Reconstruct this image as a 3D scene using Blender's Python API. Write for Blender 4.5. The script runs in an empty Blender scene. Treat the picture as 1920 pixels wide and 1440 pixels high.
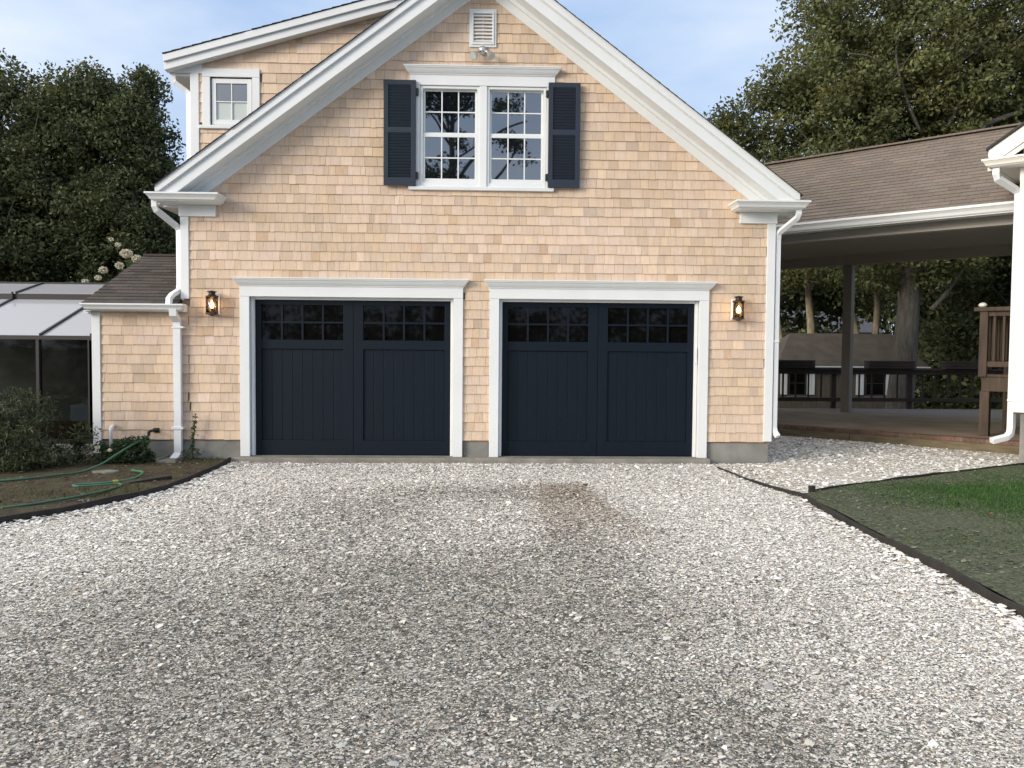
import bpy, bmesh, math, random
import numpy as np
from mathutils import Vector, Matrix, noise
S = bpy.context.scene
COL = S.collection

# ------------------------------------------------------------------ camera
cam_d = bpy.data.cameras.new("camera")
cam = bpy.data.objects.new("camera", cam_d)
COL.objects.link(cam)
S.camera = cam
cam_d.sensor_width = 36.0
cam_d.lens = 36.0 * 1553.0 / 1920.0
cam_d.clip_start = 0.05
cam_d.clip_end = 3000
CAM = Vector((0.1438, -11.3029, 1.4735))
YAW, PITCH, ROLL = 0.030847, 0.041882, 0.007962
fw = Vector((math.sin(YAW)*math.cos(PITCH), math.cos(YAW)*math.cos(PITCH), -math.sin(PITCH)))
rt = Vector((math.cos(YAW), -math.sin(YAW), 0))
dn = fw.cross(rt)
c_, s_ = math.cos(ROLL), math.sin(ROLL)
r2 = c_*rt - s_*dn
d2 = s_*rt + c_*dn
M = Matrix((( r2.x, -d2.x, -fw.x, CAM.x), (r2.y, -d2.y, -fw.y, CAM.y), (r2.z, -d2.z, -fw.z, CAM.z), (0, 0, 0, 1)))
cam.matrix_world = M

# ------------------------------------------------------------------ light and sky
SUN_DIR = Vector((-0.80, -0.54, 0.29)).normalized()
w = bpy.data.worlds.new("World")
S.world = w
w.use_nodes = True
nt = w.node_tree
nt.nodes.clear()
def N(t, typ, **kw):
    n = t.nodes.new(typ)
    for k, v in kw.items():
        setattr(n, k, v)
    return n
sky = N(nt, 'ShaderNodeTexSky', sky_type='NISHITA', sun_disc=False)
sky.sun_elevation = math.asin(SUN_DIR.z)
sky.sun_rotation = math.atan2(SUN_DIR.x, SUN_DIR.y)
sky.air_density = 1.0
sky.dust_density = 2.5
sky.ozone_density = 1.2
tc = N(nt, 'ShaderNodeTexCoord')
mp = N(nt, 'ShaderNodeMapping')
mp.inputs['Scale'].default_value = (1.6, 1.6, 5.0)
nz = N(nt, 'ShaderNodeTexNoise')
nz.inputs['Scale'].default_value = 1.7
nz.inputs['Detail'].default_value = 7
nz.inputs['Roughness'].default_value = 0.55
rp = N(nt, 'ShaderNodeValToRGB')
rp.color_ramp.elements[0].position = 0.36
rp.color_ramp.elements[0].color = (0.22, 0.22, 0.22, 1)
rp.color_ramp.elements[1].position = 0.68
rp.color_ramp.elements[1].color = (0.9, 0.9, 0.9, 1)
mx = N(nt, 'ShaderNodeMix', data_type='RGBA')
mx.inputs['B'].default_value = (4.7, 5.4, 6.5, 1)
bg = N(nt, 'ShaderNodeBackground')
bg.inputs['Strength'].default_value = 0.10
wo = N(nt, 'ShaderNodeOutputWorld')
L = nt.links.new
L(tc.outputs['Generated'], mp.inputs['Vector'])
L(mp.outputs['Vector'], nz.inputs['Vector'])
L(nz.outputs['Fac'], rp.inputs['Fac'])
L(rp.outputs['Color'], mx.inputs['Factor'])
mb_ = N(nt, 'ShaderNodeMix', data_type='RGBA')
mb_.inputs['Factor'].default_value = 0.8
mb_.inputs['B'].default_value = (2.5, 3.75, 5.9, 1)
L(sky.outputs['Color'], mb_.inputs['A'])
L(mb_.outputs['Result'], mx.inputs['A'])
# the sky is whiter and warmer on the sun's side and overhead, bluer away from it
vm = N(nt, 'ShaderNodeVectorMath', operation='DOT_PRODUCT')
gd = Vector((-0.74, -0.16, 0.65)).normalized()
vm.inputs[1].default_value = gd
mr = N(nt, 'ShaderNodeMapRange', interpolation_type='SMOOTHSTEP')
mr.inputs['From Min'].default_value = 0.28
mr.inputs['From Max'].default_value = 0.95
L(tc.outputs['Generated'], vm.inputs[0])
L(vm.outputs['Value'], mr.inputs['Value'])
mg = N(nt, 'ShaderNodeMix', data_type='RGBA')
mg.inputs['B'].default_value = (10.2, 9.7, 9.1, 1)
L(mr.outputs['Result'], mg.inputs['Factor'])
L(mx.outputs['Result'], mg.inputs['A'])
L(mg.outputs['Result'], bg.inputs['Color'])
L(bg.outputs['Background'], wo.inputs['Surface'])
sd = bpy.data.lights.new("sun", 'SUN')
sd.energy = 1.9
sd.angle = math.radians(24)
sd.color = (1.0, 0.91, 0.80)
so = bpy.data.objects.new("sun", sd)
COL.objects.link(so)
so.rotation_euler = (-SUN_DIR).to_track_quat('-Z', 'Y').to_euler()
S.view_settings.view_transform = 'Standard'
S.view_settings.look = 'None'
S.view_settings.exposure = 0.70
S.view_settings.gamma = 1.0

# ------------------------------------------------------------------ helpers
class MB:
    """collects shapes; build() links them as ONE mesh object"""
    def __init__(s, tf=None):
        s.v = []; s.f = []; s.c = []; s.tf = tf; s.cur = (1, 1, 1)
    def add(s, vs, fs, col=None):
        b = len(s.v)
        if s.tf: vs = [s.tf(*p) for p in vs]
        s.v += [tuple(p) for p in vs]
        s.c += [col or s.cur]*len(vs)
        s.f += [tuple(i+b for i in f) for f in fs]
    def box(s, x0, x1, y0, y1, z0, z1, col=None):
        s.add([(x0,y0,z0),(x1,y0,z0),(x1,y1,z0),(x0,y1,z0),(x0,y0,z1),(x1,y0,z1),(x1,y1,z1),(x0,y1,z1)],
              [(0,3,2,1),(4,5,6,7),(0,1,5,4),(1,2,6,5),(2,3,7,6),(3,0,4,7)], col)
    def prism(s, poly, y0, y1, col=None):
        """polygon in x,z extruded along y"""
        n = len(poly)
        vs = [(x, y0, z) for x, z in poly] + [(x, y1, z) for x, z in poly]
        fs = [tuple(range(n)), tuple(range(2*n-1, n-1, -1))]
        for i in range(n):
            j = (i+1) % n
            fs.append((j, i, i+n, j+n))
        s.add(vs, fs, col)
    def slab(s, poly, z0, z1, col=None):
        """polygon in x,y extruded along z"""
        n = len(poly)
        vs = [(x, y, z0) for x, y in poly] + [(x, y, z1) for x, y in poly]
        fs = [tuple(range(n-1, -1, -1)), tuple(range(n, 2*n))]
        for i in range(n):
            j = (i+1) % n
            fs.append((i, j, j+n, i+n))
        s.add(vs, fs, col)
    def beam(s, a, b, w, h, up=(0,0,1), col=None):
        a, b = Vector(a), Vector(b)
        d = (b-a).normalized(); u = Vector(up)
        r = d.cross(u)
        if r.length < 1e-4: r = d.cross(Vector((1,0,0)))
        r.normalize(); u = r.cross(d)
        vs = []
        for p in (a, b):
            for i, j in ((-1,-1),(1,-1),(1,1),(-1,1)):
                vs.append(p + r*(i*w/2) + u*(j*h/2))
        s.add(vs, [(3,2,1,0),(4,5,6,7),(0,1,5,4),(1,2,6,5),(2,3,7,6),(3,0,4,7)], col)
    def tube(s, path, rad, n=10, col=None, caps=True, flat=None):
        path = [Vector(p) for p in path]
        m = len(path)
        if not hasattr(rad, '__len__'): rad = [rad]*m
        ref = None; vs = []
        for i, p in enumerate(path):
            t = (path[min(i+1, m-1)] - path[max(i-1, 0)])
            t = t.normalized() if t.length > 1e-9 else Vector((0,0,1))
            if ref is None:
                ref = t.cross(Vector((0, 1, 0.02)))
                if ref.length < 0.1: ref = t.cross(Vector((1, 0, 0)))
            ref = (ref - t*ref.dot(t)).normalized()
            b = t.cross(ref)
            for k in range(n):
                a = 2*math.pi*k/n
                ca, sa = math.cos(a), math.sin(a)
                if flat:
                    q = max(abs(ca), abs(sa)); ca, sa = ca/q*0.96, sa/q*0.96
                    vs.append(p + ref*ca*flat[0] + b*sa*flat[1])
                else:
                    vs.append(p + (ref*ca + b*sa)*rad[i])
        fs = []
        for i in range(m-1):
            for k in range(n):
                k2 = (k+1) % n
                fs.append((i*n+k, i*n+k2, (i+1)*n+k2, (i+1)*n+k))
        if caps:
            fs.append(tuple(range(n-1, -1, -1))); fs.append(tuple(range((m-1)*n, m*n)))
        s.add(vs, fs, col)
    def lathe(s, cx, cy, prof, n=16, col=None):
        vs = []; fs = []
        for r, z in prof:
            for k in range(n):
                a = 2*math.pi*k/n
                vs.append((cx+r*math.cos(a), cy+r*math.sin(a), z))
        for i in range(len(prof)-1):
            for k in range(n):
                k2 = (k+1) % n
                fs.append((i*n+k, i*n+k2, (i+1)*n+k2, (i+1)*n+k))
        fs.append(tuple(range(n-1, -1, -1))); fs.append(tuple(range((len(prof)-1)*n, len(prof)*n)))
        s.add(vs, fs, col)
    def crown(s, xl, xr, prof, y0=0.0, back=0.0, top=True):
        """moulding whose profile (out, z) wraps three sides of a rectangle on a wall"""
        vs = []; fs = []
        for o, z in prof:
            vs += [(xl-o, back, z), (xl-o, y0-o, z), (xr+o, y0-o, z), (xr+o, back, z)]
        for i in range(len(prof)-1):
            a = i*4; b = a+4
            for k in range(3):
                fs.append((a+k, a+k+1, b+k+1, b+k))
        n = len(prof)-1
        fs.append((3, 2, 1, 0)); fs.append((n*4, n*4+1, n*4+2, n*4+3))
        s.add(vs, fs)
    def build(s, name, mat, parent=None, bevel=0, smooth=False, loc=None):
        me = bpy.data.meshes.new(name)
        me.from_pydata(s.v, [], s.f)
        at = me.color_attributes.new('Col', 'FLOAT_COLOR', 'POINT')
        arr = np.ones((len(s.v), 4), np.float32); arr[:, :3] = np.array(s.c, np.float32).reshape(-1, 3)
        at.data.foreach_set('color', arr.ravel())
        me.materials.append(mat)
        o = bpy.data.objects.new(name, me)
        COL.objects.link(o)
        if parent: o.parent = parent
        if loc: o.location = loc
        bm = bmesh.new(); bm.from_mesh(me)
        bmesh.ops.recalc_face_normals(bm, faces=bm.faces)
        bm.to_mesh(me); bm.free()
        if smooth:
            for p in me.polygons: p.use_smooth = True
        if bevel:
            m = o.modifiers.new('bevel', 'BEVEL')
            m.width = bevel; m.segments = 2; m.limit_method = 'ANGLE'; m.angle_limit = math.radians(40)
        return o

def npmesh(name, mat, V, F, C=None, parent=None):
    """V (n,3); F (m,k) faces of equal size; C (n,3) colours -> ONE mesh object"""
    me = bpy.data.meshes.new(name)
    V = np.ascontiguousarray(V, np.float32); F = np.ascontiguousarray(F, np.int32)
    me.vertices.add(len(V)); me.vertices.foreach_set('co', V.ravel())
    me.loops.add(F.size); me.loops.foreach_set('vertex_index', F.ravel())
    me.polygons.add(len(F))
    me.polygons.foreach_set('loop_start', np.arange(0, F.size, F.shape[1], dtype=np.int32))
    me.update(calc_edges=True)
    if C is not None:
        at = me.color_attributes.new('Col', 'FLOAT_COLOR', 'POINT')
        arr = np.ones((len(V), 4), np.float32); arr[:, :3] = C
        at.data.foreach_set('color', arr.ravel())
    me.materials.append(mat)
    o = bpy.data.objects.new(name, me)
    COL.objects.link(o)
    if parent: o.parent = parent
    return o

def tag(o, label=None, cat=None, group=None, kind=None):
    if label: o['label'] = label
    if cat: o['category'] = cat
    if group: o['group'] = group
    if kind: o['kind'] = kind
    return o
def thing(name, label, cat, group=None):
    o = bpy.data.objects.new(name, None)
    o.empty_display_size = 0.2
    COL.objects.link(o)
    return tag(o, label, cat, group)
def copy_tree(o, parent=None, loc=None):
    c = o.copy(); COL.objects.link(c)
    if parent: c.parent = parent
    if loc: c.location = loc
    for ch in list(o.children): copy_tree(ch, c)
    return c

# 45 degree frame of the breezeway and the white house: t along its front, s away from the drive
Q = math.sqrt(0.5)
def E(t, s, z): return (Q*(s+t), Q*(s-t), z)

# ------------------------------------------------------------------ materials
def mat(name, base, rough=0.6, var=0.0, vscale=8.0, bump=0.0, bscale=40.0, attr=False, stretch=(1,1,1), spec=0.5,
        metal=0.0, col2=None, hue2=None, detail=6, bdist=0.01):
    m = bpy.data.materials.new(name); m.use_nodes = True
    t = m.node_tree; b = t.nodes['Principled BSDF']
    b.inputs['Roughness'].default_value = rough
    b.inputs['Metallic'].default_value = metal
    b.inputs['Specular IOR Level'].default_value = spec
    cd = N(t, 'ShaderNodeTexCoord'); mp = N(t, 'ShaderNodeMapping')
    mp.inputs['Scale'].default_value = stretch
    t.links.new(cd.outputs['Object'], mp.inputs['Vector'])
    src = None
    if attr:
        a = N(t, 'ShaderNodeAttribute', attribute_name='Col')
        mu = N(t, 'ShaderNodeMix', data_type='RGBA', blend_type='MULTIPLY')
        mu.inputs['Factor'].default_value = 1
        mu.inputs['A'].default_value = (*base, 1)
        t.links.new(a.outputs['Color'], mu.inputs['B'])
        src = mu.outputs['Result']
    if var > 0 or col2:
        nz = N(t, 'ShaderNodeTexNoise')
        nz.inputs['Scale'].default_value = vscale; nz.inputs['Detail'].default_value = detail
        nz.inputs['Roughness'].default_value = 0.6
        t.links.new(mp.outputs['Vector'], nz.inputs['Vector'])
        r = N(t, 'ShaderNodeValToRGB')
        r.color_ramp.elements[0].position = 0.3; r.color_ramp.elements[1].position = 0.7
        lo = col2 if col2 else tuple(1-var for _ in range(3))
        hi = (1+var*0.5,)*3 if not col2 else base
        r.color_ramp.elements[0].color = (*lo, 1); r.color_ramp.elements[1].color = (*hi, 1)
        t.links.new(nz.outputs['Fac'], r.inputs['Fac'])
        if col2 and not attr:
            src = r.outputs['Color']
        else:
            m2 = N(t, 'ShaderNodeMix', data_type='RGBA', blend_type='MULTIPLY')
            m2.inputs['Factor'].default_value = 1
            if src: t.links.new(src, m2.inputs['A'])
            else: m2.inputs['A'].default_value = (*base, 1)
            t.links.new(r.outputs['Color'], m2.inputs['B'])
            src = m2.outputs['Result']
    if src: t.links.new(src, b.inputs['Base Color'])
    else: b.inputs['Base Color'].default_value = (*base, 1)
    if bump > 0:
        nb = N(t, 'ShaderNodeTexNoise'); nb.inputs['Scale'].default_value = bscale; nb.inputs['Detail'].default_value = 5
        t.links.new(mp.outputs['Vector'], nb.inputs['Vector'])
        bp = N(t, 'ShaderNodeBump'); bp.inputs['Strength'].default_value = bump; bp.inputs['Distance'].default_value = bdist
        t.links.new(nb.outputs['Fac'], bp.inputs['Height'])
        t.links.new(bp.outputs['Normal'], b.inputs['Normal'])
    return m

M_SH = mat('cedar_shingle', (0.650, 0.508, 0.382), 0.8, var=0.12, vscale=3.0, bump=0.35, bscale=6, attr=True, stretch=(18, 18, 1.6), spec=0.2)
M_W = mat('white_trim_paint', (0.735, 0.76, 0.765), 0.45, var=0.06, vscale=1.3)
M_WP = mat('white_downspout', (0.76, 0.78, 0.80), 0.35, var=0.04, vscale=3)
M_CREAM = mat('white_house_paint', (0.82, 0.80, 0.74), 0.5, var=0.04, vscale=2)
M_NAVY = mat('navy_door_paint', (0.0034, 0.0084, 0.0160), 0.5, spec=0.22, var=0.12, vscale=2.0, bump=0.06, bscale=30, stretch=(6, 6, 0.6))
M_SLATE = mat('slate_blue_shutter', (0.022, 0.032, 0.051), 0.5, spec=0.35, var=0.08, vscale=3)
M_BLACK = mat('black_iron', (0.012, 0.012, 0.013), 0.5)
M_CONC = mat('concrete', (0.25, 0.245, 0.225), 0.9, var=0.35, vscale=2.5, bump=0.3, bscale=60)
M_APRON = mat('apron_concrete', (0.24, 0.225, 0.195), 0.9, var=0.35, vscale=3.5, bump=0.25, bscale=50)
M_ROOFW = mat('wing_asphalt_shingle', (0.088, 0.078, 0.072), 0.95, var=0.3, vscale=40, bump=0.4, bscale=150, attr=True, spec=0.2)
M_ROOF = mat('asphalt_shingle', (0.20, 0.168, 0.142), 0.95, var=0.3, vscale=40, bump=0.4, bscale=150, attr=True, spec=0.2)
M_ROOFD = mat('dark_asphalt_shingle', (0.060, 0.058, 0.058), 0.95, var=0.3, vscale=40, bump=0.4, bscale=150, attr=True, spec=0.2)
M_WOOD = mat('weathered_brown_wood', (0.082, 0.059, 0.042), 0.85, var=0.4, vscale=4, bump=0.3, bscale=12, stretch=(3, 3, 0.5))
M_DARKWOOD = mat('dark_stained_wood', (0.040, 0.030, 0.025), 0.85, var=0.35, vscale=4, bump=0.3, bscale=10)
M_GREYWOOD = mat('grey_deck_boards', (0.16, 0.15, 0.14), 0.9, var=0.3, vscale=3, bump=0.3, bscale=14, stretch=(1, 9, 9))
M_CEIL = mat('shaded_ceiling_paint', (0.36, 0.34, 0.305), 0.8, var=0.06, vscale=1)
M_POST = mat('grey_post_paint', (0.26, 0.237, 0.21), 0.7, var=0.1, vscale=3)
M_PATIO = mat('patio_concrete', (0.265, 0.210, 0.145), 0.9, var=0.3, vscale=1.5, bump=0.2, bscale=50)
M_BRICK = mat('old_brick', (0.16, 0.10, 0.07), 0.9, var=0.35, vscale=14, bump=0.4, bscale=60, attr=True)
M_TIMBER = mat('landscape_timber', (0.155, 0.125, 0.075), 0.9, var=0.4, vscale=3, bump=0.4, bscale=18, stretch=(1, 1, 5))
M_EDGE = mat('black_edging', (0.022, 0.019, 0.016), 0.85, var=0.5, vscale=7, bump=0.2, bscale=20)
M_HOSE = mat('green_hose', (0.040, 0.130, 0.080), 0.45, var=0.15, vscale=9)
M_HOSE2 = mat('bright_green_hose', (0.040, 0.18, 0.075), 0.45, var=0.2, vscale=7)
M_BRASS = mat('brass', (0.55, 0.42, 0.10), 0.4, metal=0.6)
M_STONE = mat('grey_stone', (0.20, 0.19, 0.165), 0.9, var=0.3, vscale=9, bump=0.4, bscale=30)
M_BRONZE = mat('bronze_lantern', (0.060, 0.042, 0.032), 0.45, var=0.3, vscale=20, metal=0.6)
M_STEEL = mat('galvanised_lamp', (0.55, 0.55, 0.54), 0.3, metal=0.7)
M_BARK = mat('grey_bark', (0.11, 0.10, 0.085), 0.95, var=0.5, vscale=5, bump=0.8, bscale=14, stretch=(2.5, 2.5, 0.5), bdist=0.05)
M_BARKP = mat('pale_lichen_bark', (0.26, 0.225, 0.155), 0.95, var=0.5, vscale=5, bump=0.6, bscale=14, stretch=(2, 2, 0.6), bdist=0.04)
M_PVC = mat('white_plastic_pipe', (0.80, 0.80, 0.80), 0.3)
M_DARKMET = mat('bronze_aluminium_frame', (0.018, 0.016, 0.015), 0.5)
M_INT = mat('greenhouse_interior', (0.03, 0.033, 0.03), 0.9, var=0.4, vscale=2)
M_SHEDROOF = mat('old_shed_shingle', (0.085, 0.073, 0.058), 0.95, var=0.35, vscale=2.0, bump=0.4, bscale=50)
M_SHEDWALL = mat('grey_cedar_wall', (0.12, 0.10, 0.075), 0.9, var=0.3, vscale=3, stretch=(6, 6, 0.8))
M_FARROOF = mat('far_grey_roof', (0.085, 0.09, 0.105), 0.9, var=0.15, vscale=1)
M_FARWALL = mat('far_pale_wall', (0.5, 0.47, 0.38), 0.8, var=0.1, vscale=1)

def glassmat(name, base, rough, ior, coat=0.0):
    m = bpy.data.materials.new(name); m.use_nodes = True
    b = m.node_tree.nodes['Principled BSDF']
    b.inputs['Base Color'].default_value = (*base, 1)
    b.inputs['Roughness'].default_value = rough
    b.inputs['IOR'].default_value = ior
    t = m.node_tree
    nb = N(t, 'ShaderNodeTexNoise'); nb.inputs['Scale'].default_value = 1.4; nb.inputs['Detail'].default_value = 1
    cd = N(t, 'ShaderNodeTexCoord'); t.links.new(cd.outputs['Object'], nb.inputs['Vector'])
    bp = N(t, 'ShaderNodeBump'); bp.inputs['Strength'].default_value = 0.05; bp.inputs['Distance'].default_value = 0.02
    t.links.new(nb.outputs['Fac'], bp.inputs['Height']); t.links.new(bp.outputs['Normal'], b.inputs['Normal'])
    return m
M_PANE = glassmat('window_glass', (0.004, 0.006, 0.010), 0.015, 3.1)
M_DPANE = glassmat('garage_glass', (0.003, 0.003, 0.003), 0.03, 1.35)
M_FPANE = glassmat('frosted_dormer_glass', (0.52, 0.57, 0.54), 0.10, 1.6)
M_GROOF = glassmat('greenhouse_roof_sheet', (0.58, 0.585, 0.62), 0.14, 1.6)
_t = M_GROOF.node_tree; _a = N(_t, 'ShaderNodeBsdfTranslucent'); _a.inputs['Color'].default_value = (0.55, 0.57, 0.60, 1)
_m = N(_t, 'ShaderNodeMixShader'); _m.inputs[0].default_value = 0.3
_t.links.new(_t.nodes['Principled BSDF'].outputs[0], _m.inputs[1]); _t.links.new(_a.outputs[0], _m.inputs[2]); _t.links.new(_m.outputs[0], _t.nodes['Material Output'].inputs['Surface'])
def clearmat(name, tint, alpha):
    m = bpy.data.materials.new(name); m.use_nodes = True
    t = m.node_tree; out = t.nodes['Material Output']
    gl = N(t, 'ShaderNodeBsdfGlossy'); gl.inputs['Roughness'].default_value = 0.04
    tr = N(t, 'ShaderNodeBsdfTransparent'); tr.inputs['Color'].default_value = (*tint, 1)
    fr = N(t, 'ShaderNodeFresnel'); fr.inputs['IOR'].default_value = alpha
    ms = N(t, 'ShaderNodeMixShader')
    t.links.new(fr.outputs[0], ms.inputs[0]); t.links.new(tr.outputs[0], ms.inputs[1]); t.links.new(gl.outputs[0], ms.inputs[2])
    t.links.new(ms.outputs[0], out.inputs['Surface'])
    return m
M_LGLASS = clearmat('lantern_glass', (0.72, 0.66, 0.60), 1.45)
M_GGLASS = clearmat('greenhouse_glass', (0.78, 0.80, 0.78), 1.45)
def emit(name, col, st):
    m = bpy.data.materials.new(name); m.use_nodes = True
    b = m.node_tree.nodes['Principled BSDF']
    b.inputs['Base Color'].default_value = (*col, 1)
    b.inputs['Emission Color'].default_value = (*col, 1)
    b.inputs['Emission Strength'].default_value = st
    return m
M_BULB = emit('lit_bulb', (1.0, 0.58, 0.20), 14.0)

def leafmat(name, base, trans=0.35):
    m = bpy.data.materials.new(name); m.use_nodes = True
    t = m.node_tree; b = t.nodes['Principled BSDF']; out = t.nodes['Material Output']
    a = N(t, 'ShaderNodeAttribute', attribute_name='Col')
    mu = N(t, 'ShaderNodeMix', data_type='RGBA', blend_type='MULTIPLY'); mu.inputs['Factor'].default_value = 1
    mu.inputs['A'].default_value = (*base, 1); t.links.new(a.outputs['Color'], mu.inputs['B'])
    t.links.new(mu.outputs['Result'], b.inputs['Base Color'])
    b.inputs['Roughness'].default_value = 0.55; b.inputs['Specular IOR Level'].default_value = 0.35
    tr = N(t, 'ShaderNodeBsdfTranslucent'); t.links.new(mu.outputs['Result'], tr.inputs['Color'])
    ms = N(t, 'ShaderNodeMixShader'); ms.inputs[0].default_value = trans
    t.links.new(b.outputs[0], ms.inputs[1]); t.links.new(tr.outputs[0], ms.inputs[2]); t.links.new(ms.outputs[0], out.inputs['Surface'])
    return m
M_LEAF = leafmat('oak_leaf', (0.130, 0.145, 0.056))
M_LEAFD = leafmat('dark_leaf', (0.092, 0.110, 0.048))
M_NEEDLE = leafmat('juniper_needle', (0.050, 0.064, 0.028), 0.15)
M_SHRUB = leafmat('shrub_leaf', (0.050, 0.085, 0.035))
M_FLOWER = leafmat('white_petal', (0.72, 0.68, 0.55), 0.2)
M_GRASS = leafmat('lawn_blade', (0.060, 0.115, 0.028), 0.25)
M_SHELL = mat('crushed_shell', (1, 1, 1), 0.75, attr=True, spec=0.3)
# ------------------------------------------------------------------ garage house
GC = 0.06                      # centre line of the gable
HX0, HX1 = -3.955, 4.075       # outer faces of the side walls
PITCH_R = 0.745
HALF = 4.215
EAVE = 3.55
APEX = EAVE + PITCH_R*HALF     # 6.69
def rooftop(x): return APEX - PITCH_R*abs(x-GC)
rng = random.Random(5)

def shingle_col(r):
    v = r.gauss(1.0, 0.047)
    k = r.random()
    if k < 0.07: v *= 0.87
    elif k < 0.16: v *= 1.06
    elif k < 0.175: return (v*0.90, v*0.83, v*0.76)
    h = r.gauss(0, 0.022)
    return (v*(1+h*0.5), v, v*(1-h*1.3))
def shingles(mb, x0, x1, zlo, zhi, y, expo, topfun, openings, r, wmin=0.065, wmax=0.175):
    z = zlo
    while z < zhi:
        x = x0 - r.random()*0.1
        while x < x1:
            wd = r.uniform(wmin, wmax)
            a, b = max(x, x0), min(x+wd-0.0025, x1)
            x += wd
            if b-a < 0.02: continue
            za = z + r.uniform(-0.004, 0.0035); zb = z + expo + 0.012
            segs = [(a, b, za, zb)]
            for ox0, ox1, oz0, oz1 in openings:
                ns = []
                for p, q, e, f in segs:
                    if q <= ox0 or p >= ox1 or f <= oz0 or e >= oz1: ns.append((p, q, e, f)); continue
                    if e < oz0: ns.append((p, q, e, oz0))
                    elif f > oz1: ns.append((p, q, oz1, f))
                    else:
                        if p < ox0: ns.append((p, ox0, e, f))
                        if q > ox1: ns.append((ox1, q, e, f))
                segs = ns
            c = shingle_col(r)
            k_ = 1+0.11*noise.noise(Vector((a*0.7, y, z*1.6)))+0.05*noise.noise(Vector((a*2.6, y+5, z*0.8)))
            c = (c[0]*k_, c[1]*k_*0.995, c[2]*(k_*1.5-0.5))
            if y > 0.1: c = tuple(q*1.12 for q in c)      # the dormer's shingles get a paler colour
            for p, q, e, f in segs:
                if q-p < 0.008 or f-e < 0.01: continue
                if topfun and max(topfun(p), topfun(q)) < e: continue
                t0 = 0.0175 + r.uniform(-0.002, 0.003); t1 = 0.004
                mb.add([(p,y,e),(q,y,e),(q,y,f),(p,y,f),(p,y-t0,e),(q,y-t0,e),(q,y-t1,f),(p,y-t1,f)],
                       [(4,5,6,7),(0,1,5,4),(1,2,6,5),(3,0,4,7)], c)
        z += expo

house = thing('garage_house', 'two-door garage house clad in pale cedar shingles with white trim and a low side wing', 'house')
# ---- walls
wl = MB()
DL, DR = (-3.05, -0.309), (0.309, 3.05)
OPEN = [(DL[0]-0.05, DL[1]+0.05, -1, 2.24), (DR[0]-0.05, DR[1]+0.05, -1, 2.24), (-0.80, 0.955, 3.65, 5.02)]
frieze = lambda x: rooftop(x)-0.44
shingles(wl, -3.86, 3.975, 0.222, 6.5, 0.0, 0.1275, frieze, OPEN, rng)
shingles(wl, -5.04, -3.86, 0.222, 1.94, 0.0, 0.1275, None, [], rng, 0.09, 0.22)
dk = (0.45, 0.42, 0.40)
Y0, Y1 = 0.010, 0.14
for a, b in ((HX0, DL[0]-0.02), (DL[1]+0.02, DR[0]-0.02), (DR[1]+0.02, HX1)): wl.box(a, b, Y0, Y1, 0.2, 2.2, dk)
wl.box(HX0, HX1, Y0, Y1, 2.2, 3.48, dk)
def gpoly(xa, xb, za, zb):
    p = [(xa, za), (xb, za)]
    q = [(xb, min(zb, rooftop(xb)-0.1))]
    if xa < GC < xb and rooftop(GC)-0.1 < zb: q.append((GC, rooftop(GC)-0.1))
    elif zb < rooftop((xa+xb)/2)-0.1:
        xm = (APEX-0.1-zb)/PITCH_R
        if xb > GC+xm: q.append((GC+xm, zb))
        if xa < GC-xm: q.append((GC-xm, zb))
    q.append((xa, min(zb, rooftop(xa)-0.1)))
    return p+q
wl.prism(gpoly(HX0, -0.78, 3.48, 4.99), Y0, Y1, dk)
wl.prism(gpoly(0.935, HX1, 3.48, 4.99), Y0, Y1, dk)
wl.box(-0.78, 0.935, Y0, Y1, 3.48, 3.66, dk)
wl.prism([(GC-2.14, 4.99), (GC+2.14, 4.99), (GC, rooftop(GC)-0.1)], Y0, Y1, dk)
wl.box(HX0, HX0+0.1, Y1, 9.0, 0.2, 3.4, dk); wl.box(HX1-0.1, HX1, Y1, 9.0, 0.2, 3.4, dk)
wl.prism([(HX0, 0.2), (HX1, 0.2), (HX1, 3.4), (GC, 6.5), (HX0, 3.4)], 9.0, 9.1, dk)
# wing body
wl.box(-5.13, HX0-0.002, Y0, Y1, 0.2, 1.93, dk); wl.box(-5.13, -5.03, Y1, 1.9, 0.2, 1.93, dk)
wl.prism([(-5.13, 0.2), (HX0-0.002, 0.2), (HX0-0.002, 2.0), (-5.13, 2.0)], 1.9, 2.0, dk)
wl.build('shingled_wall', M_SH, house)
# dormer cheek
DY = 0.42
def dorm_roof(x): return 5.435 + 0.285*(x+4.25)
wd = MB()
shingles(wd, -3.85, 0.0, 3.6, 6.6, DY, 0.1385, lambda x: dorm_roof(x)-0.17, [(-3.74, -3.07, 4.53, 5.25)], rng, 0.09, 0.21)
wd.prism([(-3.95, 3.3), (-3.755, 3.3), (-3.755, dorm_roof(-3.755)-0.1), (-3.95, dorm_roof(-3.95)-0.1)], DY+0.01, DY+0.12, dk)
wd.prism([(-3.755, 3.3), (-3.05, 3.3), (-3.05, 4.52), (-3.755, 4.52)], DY+0.01, DY+0.12, dk)
wd.prism([(-3.755, 5.26), (-3.05, 5.26), (-3.05, dorm_roof(-3.05)-0.1), (-3.755, dorm_roof(-3.755)-0.1)], DY+0.01, DY+0.12, dk)
wd.prism([(-3.05, 3.3), (0.0, 3.3), (0.0, dorm_roof(0)-0.1), (-3.05, dorm_roof(-3.05)-0.1)], DY+0.01, DY+0.12, dk)
wd.box(-3.95, -3.85, DY+0.12, 7.0, 3.3, 5.35, dk)
wd.build('dormer_wall', M_SH, house)
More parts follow.
